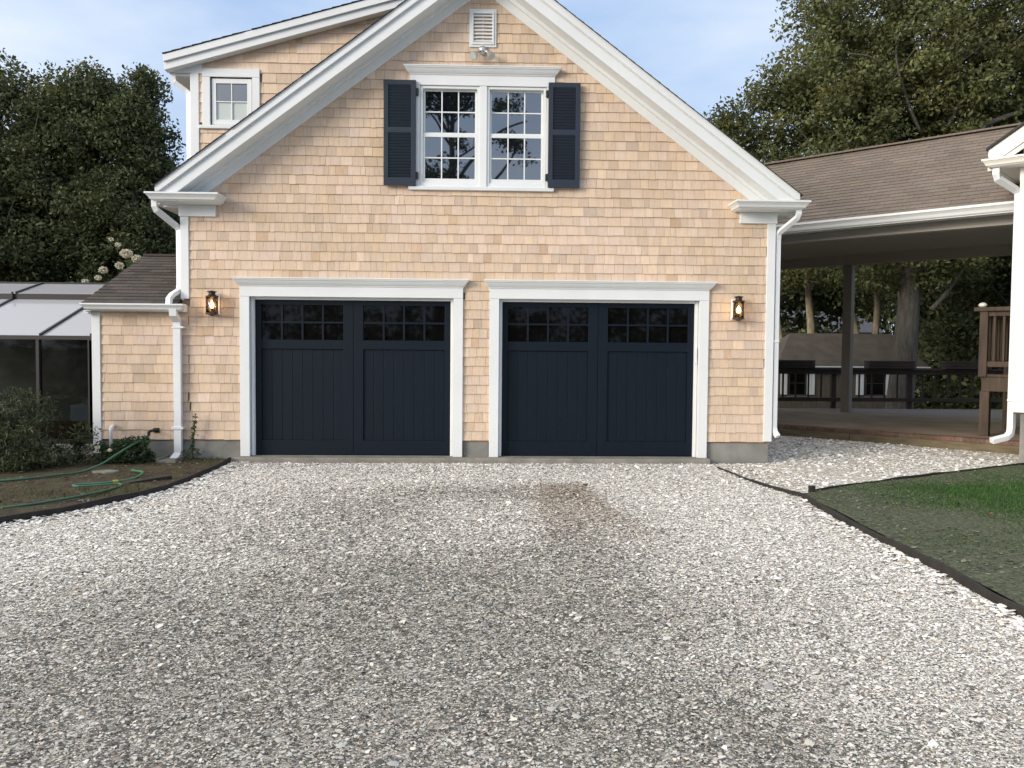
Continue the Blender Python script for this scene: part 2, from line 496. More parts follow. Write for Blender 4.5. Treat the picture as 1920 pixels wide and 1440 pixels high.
# ---- foundation
fd = MB()
for a, b in ((-5.10, -3.19), (-0.175, 0.175), (3.19, HX1-0.02)): fd.box(a, b, 0.014, 0.16, -0.4, 0.221)
fd.box(-5.09, HX1-0.02, 0.20, 0.30, -0.4, -0.02)
for a, b in ((-5.09, -3.2), (-0.17, 0.17), (3.2, HX1-0.03)): fd.box(a, b, 0.159, 0.21, -0.4, -0.03)
fd.box(HX1-0.2, HX1-0.02, 0.16, 9, -0.4, 0.2); fd.box(-5.10, -4.95, 0.16, 1.9, -0.4, 0.2)
fd.build('foundation', M_CONC, house, bevel=0.006)
# ---- corner boards
def part(name, m, boxes, parent=house, bevel=0.004, tf=None):
    b = MB(tf)
    for q in boxes: b.box(*q)
    return b.build(name, m, parent, bevel=bevel)
part('corner_board', M_W, [(-3.962, -3.852, -0.030, 0.0, 2.117, 3.212), (-3.962, -3.93, 0.0, 0.10, 2.1, 3.4)])
part('corner_board', M_W, [(3.968, 4.082, -0.030, 0.0, 0.228, 3.212), (4.05, 4.082, 0.0, 0.10, 0.228, 3.4)])
part('corner_board', M_W, [(-5.145, -5.035, -0.030, 0.0, 0.03, 1.93), (-5.145, -5.115, 0.0, 0.10, 0.03, 1.93)])
part('corner_board', M_W, [(-3.962, -3.846, DY-0.028, DY, 3.3, 5.30), (-3.962, -3.93, DY, DY+0.1, 3.3, 5.3)])
# ---- roof surfaces made of overlapping courses of tabs
def roof_tabs(mb, org, along, up, nrm, length, slope, expo, tabw, r, clip=None, thick=0.012, jitter=0.10):
    org, along, up, nrm = map(Vector, (org, along, up, nrm))
    n = int(math.ceil(slope/expo))
    for i in range(n):
        u0 = i*expo; u1 = min(u0+expo+0.02, slope)
        x = -((i*0.37) % 1)*tabw
        while x < length:
            a, b = max(x, 0), min(x+tabw-0.004, length); x += tabw
            if b-a < 0.02: continue
            if clip and not clip(org+along*((a+b)/2)+up*u0): continue
            v = r.gauss(1, jitter)
            du = r.uniform(-0.007, 0.007)
            c = (v*r.uniform(0.97, 1.04), v, v*r.uniform(0.95, 1.03))
            P = [org+along*a+up*(u0+du), org+along*b+up*(u0+du), org+along*b+up*u1, org+along*a+up*u1]
            lo = [p for p in P]; hi = [P[0]+nrm*thick*1.5, P[1]+nrm*thick*1.5, P[2]+nrm*thick*0.4, P[3]+nrm*thick*0.4]
            mb.add(lo+hi, [(4,5,6,7),(0,1,5,4),(1,2,6,5),(2,3,7,6),(3,0,4,7)], c)
rl = math.hypot(1, PITCH_R)
rf = MB()
for sg in (-1, 1):
    up = Vector((-sg/rl, 0, PITCH_R/rl)); nr = Vector((sg*PITCH_R/rl, 0, 1/rl))
    ex = GC + sg*(HALF+0.02)
    o = Vector((ex, -0.43, EAVE-0.015)) - nr*0.007
    roof_tabs(rf, o, (0,1,0), up, nr, 9.4, (HALF+0.02)*rl, 0.14, 0.33, rng, thick=0.005)
    rf.prism([(ex, EAVE-0.02), (GC, APEX), (GC, APEX-0.012), (ex-sg*0.005, EAVE-0.032)], -0.400, 9.0, (0.8, 0.8, 0.8))
rf.build('roof', M_ROOFD, house)
dr = MB()
ul = math.hypot(1, 0.285)
upv = Vector((1/ul, 0, 0.285/ul)); nrv = Vector((-0.285/ul, 0, 1/ul))
roof_tabs(dr, Vector((-4.275, DY-0.215, dorm_roof(-4.275)+0.001)), (0,1,0), upv, nrv, 6.5, 4.25, 0.14, 0.33, rng, thick=0.008)
dr.prism([(-4.265, dorm_roof(-4.265)), (-0.2, dorm_roof(-0.2)), (-0.2, dorm_roof(-0.2)-0.10), (-4.20, dorm_roof(-4.20)-0.10)], DY-0.10, DY+6.2, (0.8, 0.8, 0.8))
dr.build('dormer_roof', M_ROOFD, house)
# dormer rake trim: two stepped boards, plus the flat frieze under it
dt = MB()
xa, xb = -4.26, -0.3
dt.prism([(xa, dorm_roof(xa)-0.004), (xb, dorm_roof(xb)-0.004), (xb, dorm_roof(xb)-0.10), (xa, dorm_roof(xa)-0.10)], DY-0.20, DY-0.105)
dt.prism([(xa, dorm_roof(xa)-0.098), (xb, dorm_roof(xb)-0.098), (xb, dorm_roof(xb)-0.205), (xa, dorm_roof(xa)-0.205)], DY-0.165, DY-0.03)
dt.prism([(-4.20, 5.235), (-3.80, 5.235), (-3.80, dorm_roof(-3.8)-0.19), (-4.20, dorm_roof(-4.2)-0.19)], DY-0.031, DY)
dt.box(-4.22, -3.963, DY, DY+6.0, 5.20, 5.235)
dt.box(-4.245, -4.20, DY-0.028, DY+6.0, 5.22, 5.40)
dt.build('dormer_rake_board', M_W, house, bevel=0.004)
# ---- gable rakes, soffits, friezes
def rake(sg):
    P = lambda o, d: (GC+sg*o, APEX-PITCH_R*o-d)
    def poly(d0, d1, oe, zc=3.474):
        # band between drops d0 and d1, cut level at zc
        oc = (APEX-d1-zc)/PITCH_R
        p = [P(0, d0), P(oe, d0)]
        if P(oe, d0)[1] > zc: p.append((GC+sg*oe, max(zc, P(oe, d1)[1])))
        if P(oe, d1)[1] < zc: p.append((GC+sg*oc, zc))
        p.append(P(0, d1))
        return p
    r = MB()
    r.prism(poly(0.005, 0.118, HALF-0.01), -0.405, -0.372)
    r.prism(poly(0.118, 0.128, HALF-0.02), -0.385, -0.36)
    r.prism(poly(0.128, 0.285, HALF-0.04), -0.368, -0.335)
    r.build('rake_board', M_W, house, bevel=0.005)
    s = MB()
    s.prism(poly(0.235, 0.262, HALF-0.06, 3.45), -0.334, -0.0)
    s.build('soffit', M_W, house)
    f = MB()
    f.prism(poly(0.26, 0.44, HALF-0.3, 3.45), -0.034, 0.008)
    f.prism(poly(0.26, 0.315, HALF-0.3, 3.45), -0.085, -0.034)
    f.build('frieze_board', M_W, house, bevel=0.005)
rake(-1); rake(1)
# ---- eave returns with gutter-shaped front
GUT = [(-0.012, 0.0), (0.0, 0.012), (0.018, 0.018), (0.030, 0.045), (0.052, 0.072), (0.066, 0.082), (0.066, 0.104), (0.055, 0.106)]
def ret(sg):
    r = MB()
    xi, xo = (3.49, 4.345) if sg > 0 else (-4.215, -3.415)
    pr = [(o*1.1, 3.365+z) for o, z in GUT]
    r.crown(xi, xo, pr, y0=-0.33, back=0.0)
    # gutter running back along the eave
    xe = GC+sg*(HALF+0.06)
    r.box(min(xe-0.11, xe), max(xe-0.11, xe), 0.002, 9.0, 3.375, 3.468)
    # sloping cap on the return
    a, b = (xi+0.03, GC+HALF-0.05) if sg > 0 else (GC-HALF+0.05, xo-0.03)
    r.add([(a, -0.33, 3.472), (b, -0.33, 3.472), (b, 0, 3.472), (a, 0, 3.472), (a, 0.0, 3.50), (b, 0.0, 3.50)],
          [(0,1,2,3), (0,4,5,1), (0,3,4), (1,5,2)])
    r.build('eave_return', M_W, house, bevel=0.003)
    x0, x1 = (3.583, 4.095) if sg > 0 else (-3.975, -3.487)
    b = MB(); b.box(x0, x1, -0.045, 0.0, 3.213, 3.364)
    b.box(min(sg*4.0+GC, sg*4.25+GC), max(sg*4.0+GC, sg*4.25+GC), 0.0, 9.0, 3.34, 3.372)
    b.build('frieze_block', M_W, house, bevel=0.004)
ret(-1); ret(1)
# ---- garage doors
CROWN = [(0.0, 0.0), (0.012, 0.004), (0.016, 0.018), (0.030, 0.026), (0.050, 0.050), (0.066, 0.075), (0.078, 0.084), (0.082, 0.098), (0.090, 0.100), (0.090, 0.115)]
def casing(x0, x1):
    """white casing with crown round a door opening whose jamb faces are x0, x1"""
    c = MB()
    c.box(x0-0.128, x0, -0.042, 0.0, 0.0, 2.155); c.box(x1, x1+0.128, -0.042, 0.0, 0.0, 2.155)
    c.box(x0-0.128, x1+0.128, -0.044, 0.0, 2.157, 2.300)
    c.crown(x0-0.120, x1+0.120, [(o, 2.293+z) for o, z in CROWN], y0=-0.044)
    for xa, xb, xc, xd in ((x0-0.05, x0-0.002, x0-0.002, x0+0.045), (x1+0.002, x1+0.05, x1-0.042, x1+0.002)):
        c.box(xa, xb, 0.001, 0.16, 0.0, 2.17)
        c.box(xc, xd, 0.055, 0.094, 0.0, 2.155)
        c.box((xc+xd)/2-0.016, (xc+xd)/2+0.016, 0.035, 0.055, 0.0, 2.155)
    c.box(x0-0.002, x1+0.002, 0.001, 0.16, 2.160, 2.20)
    c.box(x0, x1, 0.055, 0.094, 2.122, 2.160)
    return c.build('door_casing', M_W, house, bevel=0.003)
casing(*DL); casing(*DR)
def garage_door(cx):
    e = bpy.data.objects.new('garage_door', None); COL.objects.link(e); e.parent = house; e.location = (cx, 0, 0)
    hw = 1.345
    YF, YB = 0.100, 0.150
    f = MB()
    sw, cw = 0.098, 0.135                 # outer stile, half of the centre stile
    for sg in (-1, 1):
        a, b = sorted((sg*hw, sg*(hw-sw))); f.box(a, b, YF, YB, 0.012, 2.155)
        a, b = sorted((sg*cw, sg*0.003)); f.box(a, b, YF, YB, 0.012, 2.155)
        a, b = sorted((sg*cw, sg*(hw-sw)))
        f.box(a, b, YF, YB, 0.012, 0.205); f.box(a, b, YF, YB, 1.455, 1.58); f.box(a, b, YF, YB, 2.055, 2.155)
    f.box(-0.003, 0.003, YF+0.012, YB, 0.012, 2.155)
    f.box(-hw, hw, 0.105, 0.145, -0.004, 0.011)
    f.build('door_frame', M_NAVY, e, bevel=0.003)
    for sg in (-1, 1):
        p = MB()
        a, b = sorted((sg*cw, sg*(hw-sw))); n = 8; st = (b-a)/n
        for i in range(n): p.box(a+i*st+0.002, a+(i+1)*st-0.002, YF+0.022, YB, 0.205, 1.455)
        p.box(a, b, YF+0.030, YB, 0.205, 1.455)
        p.build('plank_panel', M_NAVY, e, bevel=0.003)
        wn = MB()
        nx = 4
        for i in range(1, nx):
            xm = a+(b-a)*i/nx; wn.box(xm-0.013, xm+0.013, YF+0.008, YB-0.02, 1.58, 2.055)
        for i in range(nx):
            xa, xb = a+(b-a)*i/nx+(0.013 if i else 0), a+(b-a)*(i+1)/nx-(0.013 if i < nx-1 else 0)
            wn.box(xa, xb, YF+0.008, YB-0.02, 1.805, 1.831)
        o = wn.build('door_window', M_NAVY, e, bevel=0.002)
        g = MB(); g.box(a, b, YF+0.032, YF+0.038, 1.58, 2.055); g.build('glass_pane', M_DPANE, o)
    bk = MB(); bk.box(-hw, hw, YB+0.06, YB+0.07, 0.0, 2.16); bk.build('door_backing', M_BLACK, e)
    return e
garage_door((DL[0]+DL[1])/2); garage_door((DR[0]+DR[1])/2)
kp = part('door_sensor', M_WP, [(3.012, 3.034, 0.012, 0.034, 1.30, 1.52), (3.016, 3.040, 0.006, 0.012, 1.30, 1.335)], bevel=0.003)
# ---- upper double window
wc = MB()
wc.box(-0.905, 1.038, -0.040, 0.0, 4.998, 5.135)                       # head board
wc.box(-0.905, -0.772, -0.036, 0.0, 3.662, 4.996); wc.box(0.928, 1.038, -0.036, 0.0, 3.662, 4.996)
wc.box(0.030, 0.126, -0.036, 0.03, 3.662, 4.996)
wc.crown(-0.90, 1.033, [(o*0.95, 5.130+z*0.97) for o, z in CROWN], y0=-0.04)
wc.crown(-0.905, 1.02, [(0.0, 3.606), (0.012, 3.606), (0.016, 3.64), (0.016, 3.652), (0.0, 3.660)], y0=-0.045)
wc.build('window_casing', M_W, house, bevel=0.004)
def win_unit(x0, x1):
    u = MB()
    z0, z1 = 3.664, 4.994
    for a, b in ((x0, x0+0.036), (x1-0.036, x1)): u.box(a, b, -0.018, 0.10, z0, z1)
    u.box(x0+0.036, x1-0.036, -0.018, 0.10, z1-0.034, z1); u.box(x0+0.036, x1-0.036, -0.014, 0.10, z0, z0+0.050)
    w_ = u.build('window', M_W, house, bevel=0.003)
    xa, xb = x0+0.038, x1-0.038
    def sash(za, zb, y, br, tr, nm='sash'):
        s = MB()
        gx0, gx1, gz0, gz1 = xa+0.026, xb-0.026, za+br, zb-tr
        s.box(xa, gx0, y, y+0.035, za, zb); s.box(gx1, xb, y, y+0.035, za, zb)
        s.box(gx0, gx1, y, y+0.035, za, gz0); s.box(gx0, gx1, y, y+0.035, gz1, zb)
        for i in (1, 2):
            xm = gx0+(gx1-gx0)*i/3; s.box(xm-0.0085, xm+0.0085, y+0.004, y+0.03, gz0, gz1)
        zm = (gz0+gz1)/2
        for i in range(3):
            pa = gx0+(gx1-gx0)*i/3+(0.0085 if i else 0); pb = gx0+(gx1-gx0)*(i+1)/3-(0.0085 if i < 2 else 0)
            s.box(pa, pb, y+0.004, y+0.03, zm-0.0085, zm+0.0085)
        o = s.build('sash', M_W, w_, bevel=0.002)
        g = MB(); g.box(gx0, gx1, y+0.016, y+0.020, gz0, gz1); g.build('glass_pane', M_PANE, w_)
    sash(4.345, 4.958, 0.042, 0.045, 0.018)
    sash(3.716, 4.372, 0.004, 0.052, 0.050)
win_unit(-0.768, 0.030); win_unit(0.126, 0.924)
bk = part('window_backing', M_BLACK, [(-0.78, 0.93, 0.11, 0.12, 3.66, 5.0)], bevel=0)
# ---- shutters
def shutter(x0, x1, hinge_x):
    s = MB(); z0, z1 = 3.655, 5.045; ya, yb = -0.086, -0.044; st = 0.062
    s.box(x0, x0+st, ya, yb, z0, z1); s.box(x1-st, x1, ya, yb, z0, z1)
    for a, b in ((z0, z0+0.105), (4.352, 4.425), (z1-0.062, z1)): s.box(x0+st, x1-st, ya, yb, a, b)
    s.box(x0+st, x1-st, yb-0.004, yb, z0+0.1, z1-0.06)
    o = s.build('shutter', M_SLATE, house, bevel=0.003)
    for a, b, n in ((z0+0.105, 4.352, 15), (4.425, z1-0.062, 14)):
        l = MB(); h = (b-a)/n
        for i in range(n):
            z = a+(i+0.5)*h
            l.beam((x0+st, -0.066, z), (x1-st, -0.066, z), 0.007, h*1.25, up=(0, -0.72, 1))
        l.build('louver', M_SLATE, o)
    for z in (3.79, 4.90):
        h = MB(); a, b = sorted((hinge_x, hinge_x + (0.035 if hinge_x < 0 else -0.035)))
        h.box(a, b, -0.074, -0.036, z-0.045, z+0.045); h.build('hinge', M_BLACK, o, bevel=0.003)
shutter(-1.250, -0.822, -0.822); shutter(0.951, 1.379, 0.951)
# ---- gable vent
gv = MB()
x0, x1, z0, z1 = -0.115, 0.245, 5.512, 6.012
gv.box(x0, x0+0.03, -0.032, 0.0, z0, z1); gv.box(x1-0.03, x1, -0.032, 0.0, z0, z1)
gv.box(x0+0.03, x1-0.03, -0.032, 0.0, z0, z0+0.03); gv.box(x0+0.03, x1-0.03, -0.032, 0.0, z1-0.03, z1)
gv.box(x0+0.03, x0+0.055, -0.046, -0.004, z0+0.03, z1-0.03); gv.box(x1-0.055, x1-0.03, -0.046, -0.004, z0+0.03, z1-0.03)
gv.box(x0+0.055, x1-0.055, -0.046, -0.004, z0+0.03, z0+0.06); gv.box(x0+0.055, x1-0.055, -0.046, -0.004, z1-0.06, z1-0.03)
gv.box((x0+x1)/2-0.006, (x0+x1)/2+0.006, -0.020, -0.004, z0+0.06, z1-0.06)
gvo = gv.build('gable_vent', M_W, house, bevel=0.003)
sl = MB(); n = 8; h = (z1-z0-0.12)/n
for i in range(n):
    z = z0+0.06+(i+0.5)*h
    sl.beam((x0+0.055, -0.024, z), (x1-0.055, -0.024, z), 0.006, h*0.85, up=(0, 0.9, 1))
sl.build('slat', M_W, gvo)
part('vent_backing', M_CONC, [(x0+0.03, x1-0.03, -0.004, 0.0, z0+0.03, z1-0.03)], gvo, 0)
# ---- dormer window
dw = MB()
for b in ((-3.80, -3.69, DY-0.034, DY, 4.535, 5.19), (-3.115, -3.012, DY-0.034, DY, 4.535, 5.19), (-3.80, -3.012, DY-0.034, DY, 5.192, 5.305)): dw.box(*b)
dw.crown(-3.83, -3.0, [(0.0, 4.485), (0.01, 4.486), (0.012, 4.525), (0.0, 4.533)], y0=DY-0.04, back=DY)
dwo = dw.build('dormer_window', M_W, house, bevel=0.004)
ds = MB()
ya, yb = DY-0.006, DY+0.04
ds.box(-3.676, -3.615, ya, yb, 4.545, 5.175); ds.box(-3.19, -3.128, ya, yb, 4.545, 5.175)
ds.box(-3.615, -3.19, ya, yb, 4.545, 4.615); ds.box(-3.615, -3.19, ya, yb, 5.11, 5.175)
ds.box(-3.41, -3.395, ya+0.004, yb, 4.615, 5.11); ds.box(-3.615, -3.41, ya+0.004, yb, 4.855, 4.87); ds.box(-3.395, -3.19, ya+0.004, yb, 4.855, 4.87)
ds.build('sash', M_W, dwo, bevel=0.003)
g = MB(); g.box(-3.615, -3.19, DY+0.018, DY+0.022, 4.862, 5.11); g.build('glass_pane', M_PANE, dwo)
g = MB(); g.box(-3.615, -3.19, DY+0.016, DY+0.020, 4.615, 4.862); g.build('frosted_pane', M_FPANE, dwo)
part('sash_gasket', M_BLACK, [(-3.69, -3.115, DY+0.041, DY+0.05, 4.53, 5.195)], dwo, 0)
# ---- wing roof and gutter
wr = MB()
eo = Vector((-5.21, -0.16, 2.02)); ru = Vector((0, 2.05, 0.86)); sl_ = ru.length; ru.normalize()
rn = Vector((0, -ru.z, ru.y))
roof_tabs(wr, eo+rn*0.012, (1, 0, 0), ru, rn, -3.966+5.21, sl_, 0.135, 0.30, rng, jitter=0.14)
wr.add([(-5.20, -0.15, 2.02), (-3.966, -0.15, 2.02), (-3.966, 1.88, 2.872), (-5.20, 1.88, 2.872),
        (-5.20, -0.15, 1.95), (-3.966, -0.15, 1.95), (-3.966, 1.88, 2.80), (-5.20, 1.88, 2.80)],
       [(0,1,2,3), (4,7,6,5), (0,4,5,1), (3,2,6,7), (0,3,7,4), (1,5,6,2)], (0.8, 0.8, 0.8))
wr.beam((-5.20, 1.90, 2.895), (-3.966, 1.90, 2.895), 0.2, 0.03)
wr.build('wing_roof', M_ROOFW, house)
wg = MB()
prof = [(o*0.9, 1.945+z*0.85) for o, z in GUT]
wg.crown(-5.125, -3.905, prof, y0=-0.22, back=-0.15)
wg.box(-5.19, -3.875, -0.150, -0.02, 1.935, 2.03)
wg.box(-5.20, -5.145, -0.11, 1.8, 1.90, 2.0)
wg.build('wing_gutter', M_W, house, bevel=0.003)
part('flashing', M_WP, [(-5.19, -3.97, -0.158, -0.152, 2.02, 2.036)], house, 0)
# ---- downspouts
def spout(path, straps=(), parent=house, flat=(0.043, 0.034), tf=None):
    b = MB(tf)
    b.tube(path, 0.04, n=16, flat=flat)
    o = b.build('downspout', M_WP, parent, bevel=0.002)
    for q in straps:
        s_ = MB(tf); s_.box(*q); s_.build('strap', M_WP, o, bevel=0.002)
    return o
spout([(-4.20, -0.27, 3.40), (-4.20, -0.27, 3.30), (-4.185, -0.25, 3.255), (-4.03, -0.0, 3.09), (-4.0, 0.035, 3.05), (-3.995, 0.04, 2.99), (-3.995, 0.04, 2.30),
       (-4.0, 0.02, 2.23), (-4.04, -0.12, 2.16), (-4.06, -0.17, 2.11), (-4.06, -0.185, 1.99)], flat=(0.036, 0.030))
spout([(-3.995, -0.21, 1.97), (-3.995, -0.20, 1.90), (-3.995, -0.075, 1.82), (-3.995, -0.065, 1.74), (-3.995, -0.065, 0.06), (-4.0, -0.08, 0.02), (-4.03, -0.16, -0.045)],
      [(-4.06, -3.90, -0.11, -0.0, 1.72, 1.745), (-4.07, -3.92, -0.11, -0.0, 0.365, 0.40)], flat=(0.050, 0.036))
spout([(4.30, -0.27, 3.40), (4.30, -0.27, 3.31), (4.285, -0.25, 3.26), (4.15, -0.05, 3.12), (4.13, 0.0, 3.08), (4.128, 0.02, 3.0), (4.128, 0.02, 0.42),
       (4.135, 0.0, 0.36), (4.16, -0.05, 0.30)], [(4.05, 4.165, -0.015, 0.06, 1.60, 1.625)], flat=(0.034, 0.028))
spout([(-4.20, DY+0.02, 5.25), (-4.20, DY+0.02, 5.16), (-4.185, DY+0.02, 5.12), (-4.04, DY+0.05, 5.01), (-4.005, DY+0.05, 4.98), (-4.0, DY+0.05, 4.92), (-4.0, DY+0.05, 3.7)], flat=(0.036, 0.030))
# ---- spigot and drain pipe
sp = MB()
sp.tube([(-4.31, -0.02, 0.345), (-4.34, -0.10, 0.345), (-4.36, -0.13, 0.33)], 0.018, 10); sp.lathe(-4.30, -0.11, [(0.0, 0.345), (0.03, 0.347), (0.034, 0.358), (0.03, 0.366), (0, 0.368)], 12)
sp.box(-4.345, -4.265, -0.03, -0.012, 0.315, 0.375); sp.tube([(-4.36, -0.13, 0.335), (-4.36, -0.135, 0.28)], 0.020, 10)
sp.build('spigot', M_BLACK, house, bevel=0.002)
pv = MB(); pv.tube([(-4.865, 0.0, 0.40), (-4.866, -0.05, 0.40), (-4.868, -0.08, 0.392), (-4.87, -0.10, 0.37), (-4.872, -0.105, 0.33), (-4.872, -0.105, -0.03)], [0.022, 0.022, 0.027, 0.027, 0.022, 0.020], 12)
pv.build('drain_pipe', M_PVC, house, smooth=True)

# ------------------------------------------------------------------ wall lanterns (lift-off things)
def lantern(x, side, label):
    e = thing('wall_lantern', label, 'lantern', 'lanterns beside the garage doors'); e.location = (x, 0, 1.90)
    m = MB(); m.box(-0.072, 0.072, -0.040, -0.008, 0.0, 0.285); m.build('mounting_block', M_WP, e, bevel=0.008)
    f = MB()
    cx, cy = side*0.0, -0.125
    rr = 0.080
    f.lathe(cx, cy, [(0.0, -0.018), (0.02, -0.016), (0.05, 0.0), (rr+0.004, 0.006), (rr+0.004, 0.022), (0.06, 0.026), (0.0, 0.027)], 20)
    f.lathe(cx, cy, [(0.0, 0.238), (rr+0.004, 0.239), (rr+0.004, 0.250), (0.060, 0.256), (0.045, 0.268), (0.044, 0.296), (0.062, 0.302), (0.064, 0.310), (0.040, 0.316), (0.018, 0.322), (0, 0.326)], 20)
    for k in range(4):
        a = math.pi*(k+0.42)/2; f.tube([(cx+rr*math.cos(a), cy+rr*math.sin(a), 0.02), (cx+rr*math.cos(a), cy+rr*math.sin(a), 0.242)], 0.0036, 6)
    f.box(-0.016, 0.016, -0.055, -0.038, 0.05, 0.21); f.tube([(0, -0.045, 0.11), (0, -0.06, 0.03), (cx, cy, 0.012)], 0.009, 8)
    f.lathe(cx, cy, [(0.013, 0.026), (0.013, 0.085), (0.017, 0.09), (0.0, 0.092)], 12)
    f.build('frame', M_BRONZE, e)
    g = MB(); g.lathe(cx, cy, [(rr-0.006, 0.028), (rr-0.006, 0.236)], 24); o = g.build('glass_shade', M_LGLASS, e, smooth=True)
    b = MB(); b.lathe(cx, cy, [(0.010, 0.088), (0.020, 0.098), (0.029, 0.116), (0.030, 0.128), (0.025, 0.148), (0.014, 0.166), (0.006, 0.180), (0.002, 0.188)], 16)
    b.build('bulb', M_BULB, e, smooth=True)
    return e
lantern(-3.515, -1, 'lit bronze wall lantern between the left downspout and a garage door')
lantern(3.558, 1, 'lit bronze wall lantern between a garage door and the open breezeway')

# ------------------------------------------------------------------ floodlight
fl = thing('floodlight', 'twin-headed silver floodlight under the gable vent', 'floodlight'); fl.location = (0.06, 0, 5.46)
b = MB(); b.lathe(0, 0, [(0, -0.05), (0.03, -0.045), (0.05, -0.01), (0.052, 0.02), (0.04, 0.055), (0, 0.06)], 16)
for i, v in enumerate(b.v): b.v[i] = (v[0], v[1]*0.8-0.035, v[2])
for sg in (-1, 1): b.tube([(sg*0.02, -0.05, 0.0), (sg*0.055, -0.075, -0.02), (sg*0.075, -0.10, -0.045)], 0.018, 10)
b.build('base', M_STEEL, fl, smooth=True)
for sg, dx in ((-1, -0.105), (1, 0.10)):
    h = MB()
    a = Vector((sg*0.072, -0.095, -0.038)); d = Vector((sg*0.42, -0.55, -0.62)).normalized()
    h.tube([a, a+d*0.045, a+d*0.05, a+d*0.075, a+d*0.105, a+d*0.108], [0.022, 0.026, 0.030, 0.050, 0.056, 0.048], 16)
    o = h.build('lamp_head', M_STEEL, fl)
    h = MB(); h.tube([a+d*0.104, a+d*0.112], [0.050, 0.046], 16); h.build('lens', M_FPANE, o)
# ------------------------------------------------------------------ breezeway (45 degree frame)
bz = thing('breezeway', 'open roofed breezeway with brown shingle roof joining the garage house and the white house', 'breezeway')
SE, SR, SB = 6.22, 8.60, 10.98      # eave, ridge, rear eave
ZE, ZR = 3.73, 5.385
T1 = 5.28
def inx(p): return p.x > 4.06
br = MB()
along = Vector(E(1, 0, 0)); out = Vector(E(0, 1, 0))
for sg, s0 in ((1, SE-0.06), (-1, SB+0.06)):
    u = Vector((out.x*sg*(SR-SE), out.y*sg*(SR-SE), ZR-ZE)); L_ = u.length+0.05; u.normalize()
    nrm = along.cross(u)
    if nrm.z < 0: nrm = -nrm
    o = Vector(E(-3.2, s0, ZE-0.03))
    roof_tabs(br, o, along, u, nrm, T1+3.2, L_, 0.128, 0.31, rng, clip=inx if sg > 0 else (lambda p: p.x > 4.2), jitter=0.07)
b2 = MB()
def sec(t): return [E(t, SE, ZE-0.03), E(t, SR, ZR-0.02), E(t, SB, ZE-0.03), E(t, SB, ZE-0.10), E(t, SR, ZR-0.10), E(t, SE, ZE-0.10)]
ta = (-0.3, -2.7, -4.6)
vs = [E(-0.28, SE, ZE-0.03), E(-2.75, SR, ZR-0.02), E(-5.1, SB, ZE-0.03), E(-5.1, SB, ZE-0.10), E(-2.75, SR, ZR-0.10), E(-0.28, SE, ZE-0.10)] + sec(T1)
br.add(vs, [(0,1,7,6), (1,2,8,7), (2,3,9,8), (3,4,10,9), (4,5,11,10), (5,0,6,11)], (0.7, 0.7, 0.7))
br.beam(E(-2.6, SR, ZR+0.012), E(T1, SR, ZR+0.012), 0.24, 0.03)
br.build('roof', M_ROOF, bz)
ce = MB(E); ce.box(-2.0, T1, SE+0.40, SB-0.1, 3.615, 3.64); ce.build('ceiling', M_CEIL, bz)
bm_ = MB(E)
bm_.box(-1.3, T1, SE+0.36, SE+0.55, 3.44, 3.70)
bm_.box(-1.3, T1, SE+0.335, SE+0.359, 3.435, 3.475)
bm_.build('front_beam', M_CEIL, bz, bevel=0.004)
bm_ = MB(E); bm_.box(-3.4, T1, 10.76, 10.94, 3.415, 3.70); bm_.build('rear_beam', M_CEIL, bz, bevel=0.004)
gt = MB(lambda x, y, z: E(x, y, z))
pr = [(0.0, 3.585), (0.018, 3.588), (0.03, 3.60), (0.045, 3.64), (0.07, 3.67), (0.088, 3.685), (0.088, 3.72), (0.07, 3.722), (0.0, 3.70)]
n = len(pr); vs = []
for t in (-0.32, T1-0.01): vs += [(t, SE+0.0-o, z) for o, z in pr]
gt.add(vs, [(i, (i+1) % n, (i+1) % n+n, i+n) for i in range(n)]+[tuple(range(n)), tuple(range(2*n-1, n-1, -1))])
gt.box(-0.25, T1-0.012, SE+0.002, SE+0.03, 3.57, 3.72)
gt.box(-0.25, T1-0.012, SE+0.031, SE+0.335, 3.585, 3.60)
gt.build('gutter', M_W, bz, bevel=0.002)
po = MB(E); t0, s0 = 0.825, 10.83; po.box(t0-0.095, t0+0.095, s0-0.095, s0+0.095, 0.121, 3.412); po.build('post', M_POST, bz, bevel=0.006)
po = MB(E); po.box(T1-0.11, T1-0.001, 6.6, 6.8, 0.121, 3.43); po.build('post', M_W, bz, bevel=0.005)
# ------------------------------------------------------------------ patio under it
pt = MB(E); pt.box(-1.6, 6.3, 6.80, 10.95, -0.3, 0.120); tag(pt.build('patio', M_PATIO, bevel=0.01), kind='structure')
dk_ = MB(); dk_.slab([(4.3, 7.0), (16.5, 1.0), (16.5, 8.78), (4.3, 8.78)], -0.05, 0.085)
tag(dk_.build('deck', M_GREYWOOD), kind='structure')
bb = MB(E); t = -0.9
while t < 6.2:
    L_ = 0.098 if int(t*50) % 4 else 0.20
    v = rng.gauss(1, 0.14)
    bb.box(t, t+L_, 6.585, 6.798, 0.058, 0.124+rng.uniform(-0.002, 0.003), (v*rng.uniform(0.9, 1.15), v, v*rng.uniform(0.9, 1.1)))
    t += L_+0.011
bb.box(-0.9, 6.2, 6.592, 6.797, 0.052, 0.117, (0.95, 1.35, 1.7))
tag(bb.build('brick_border', M_BRICK, bevel=0.003), 'single row of worn red bricks edging the concrete breezeway floor', 'brick border')
tm = MB(E); tm.box(-0.9, 2.55, 6.555, 6.79, -0.30, 0.052); tm.box(2.56, 6.2, 6.55, 6.79, -0.30, 0.054)
tag(tm.build('timber_sleeper', M_TIMBER, bevel=0.012), 'long brown timber edging under the brick row of the breezeway floor', 'timber edging')

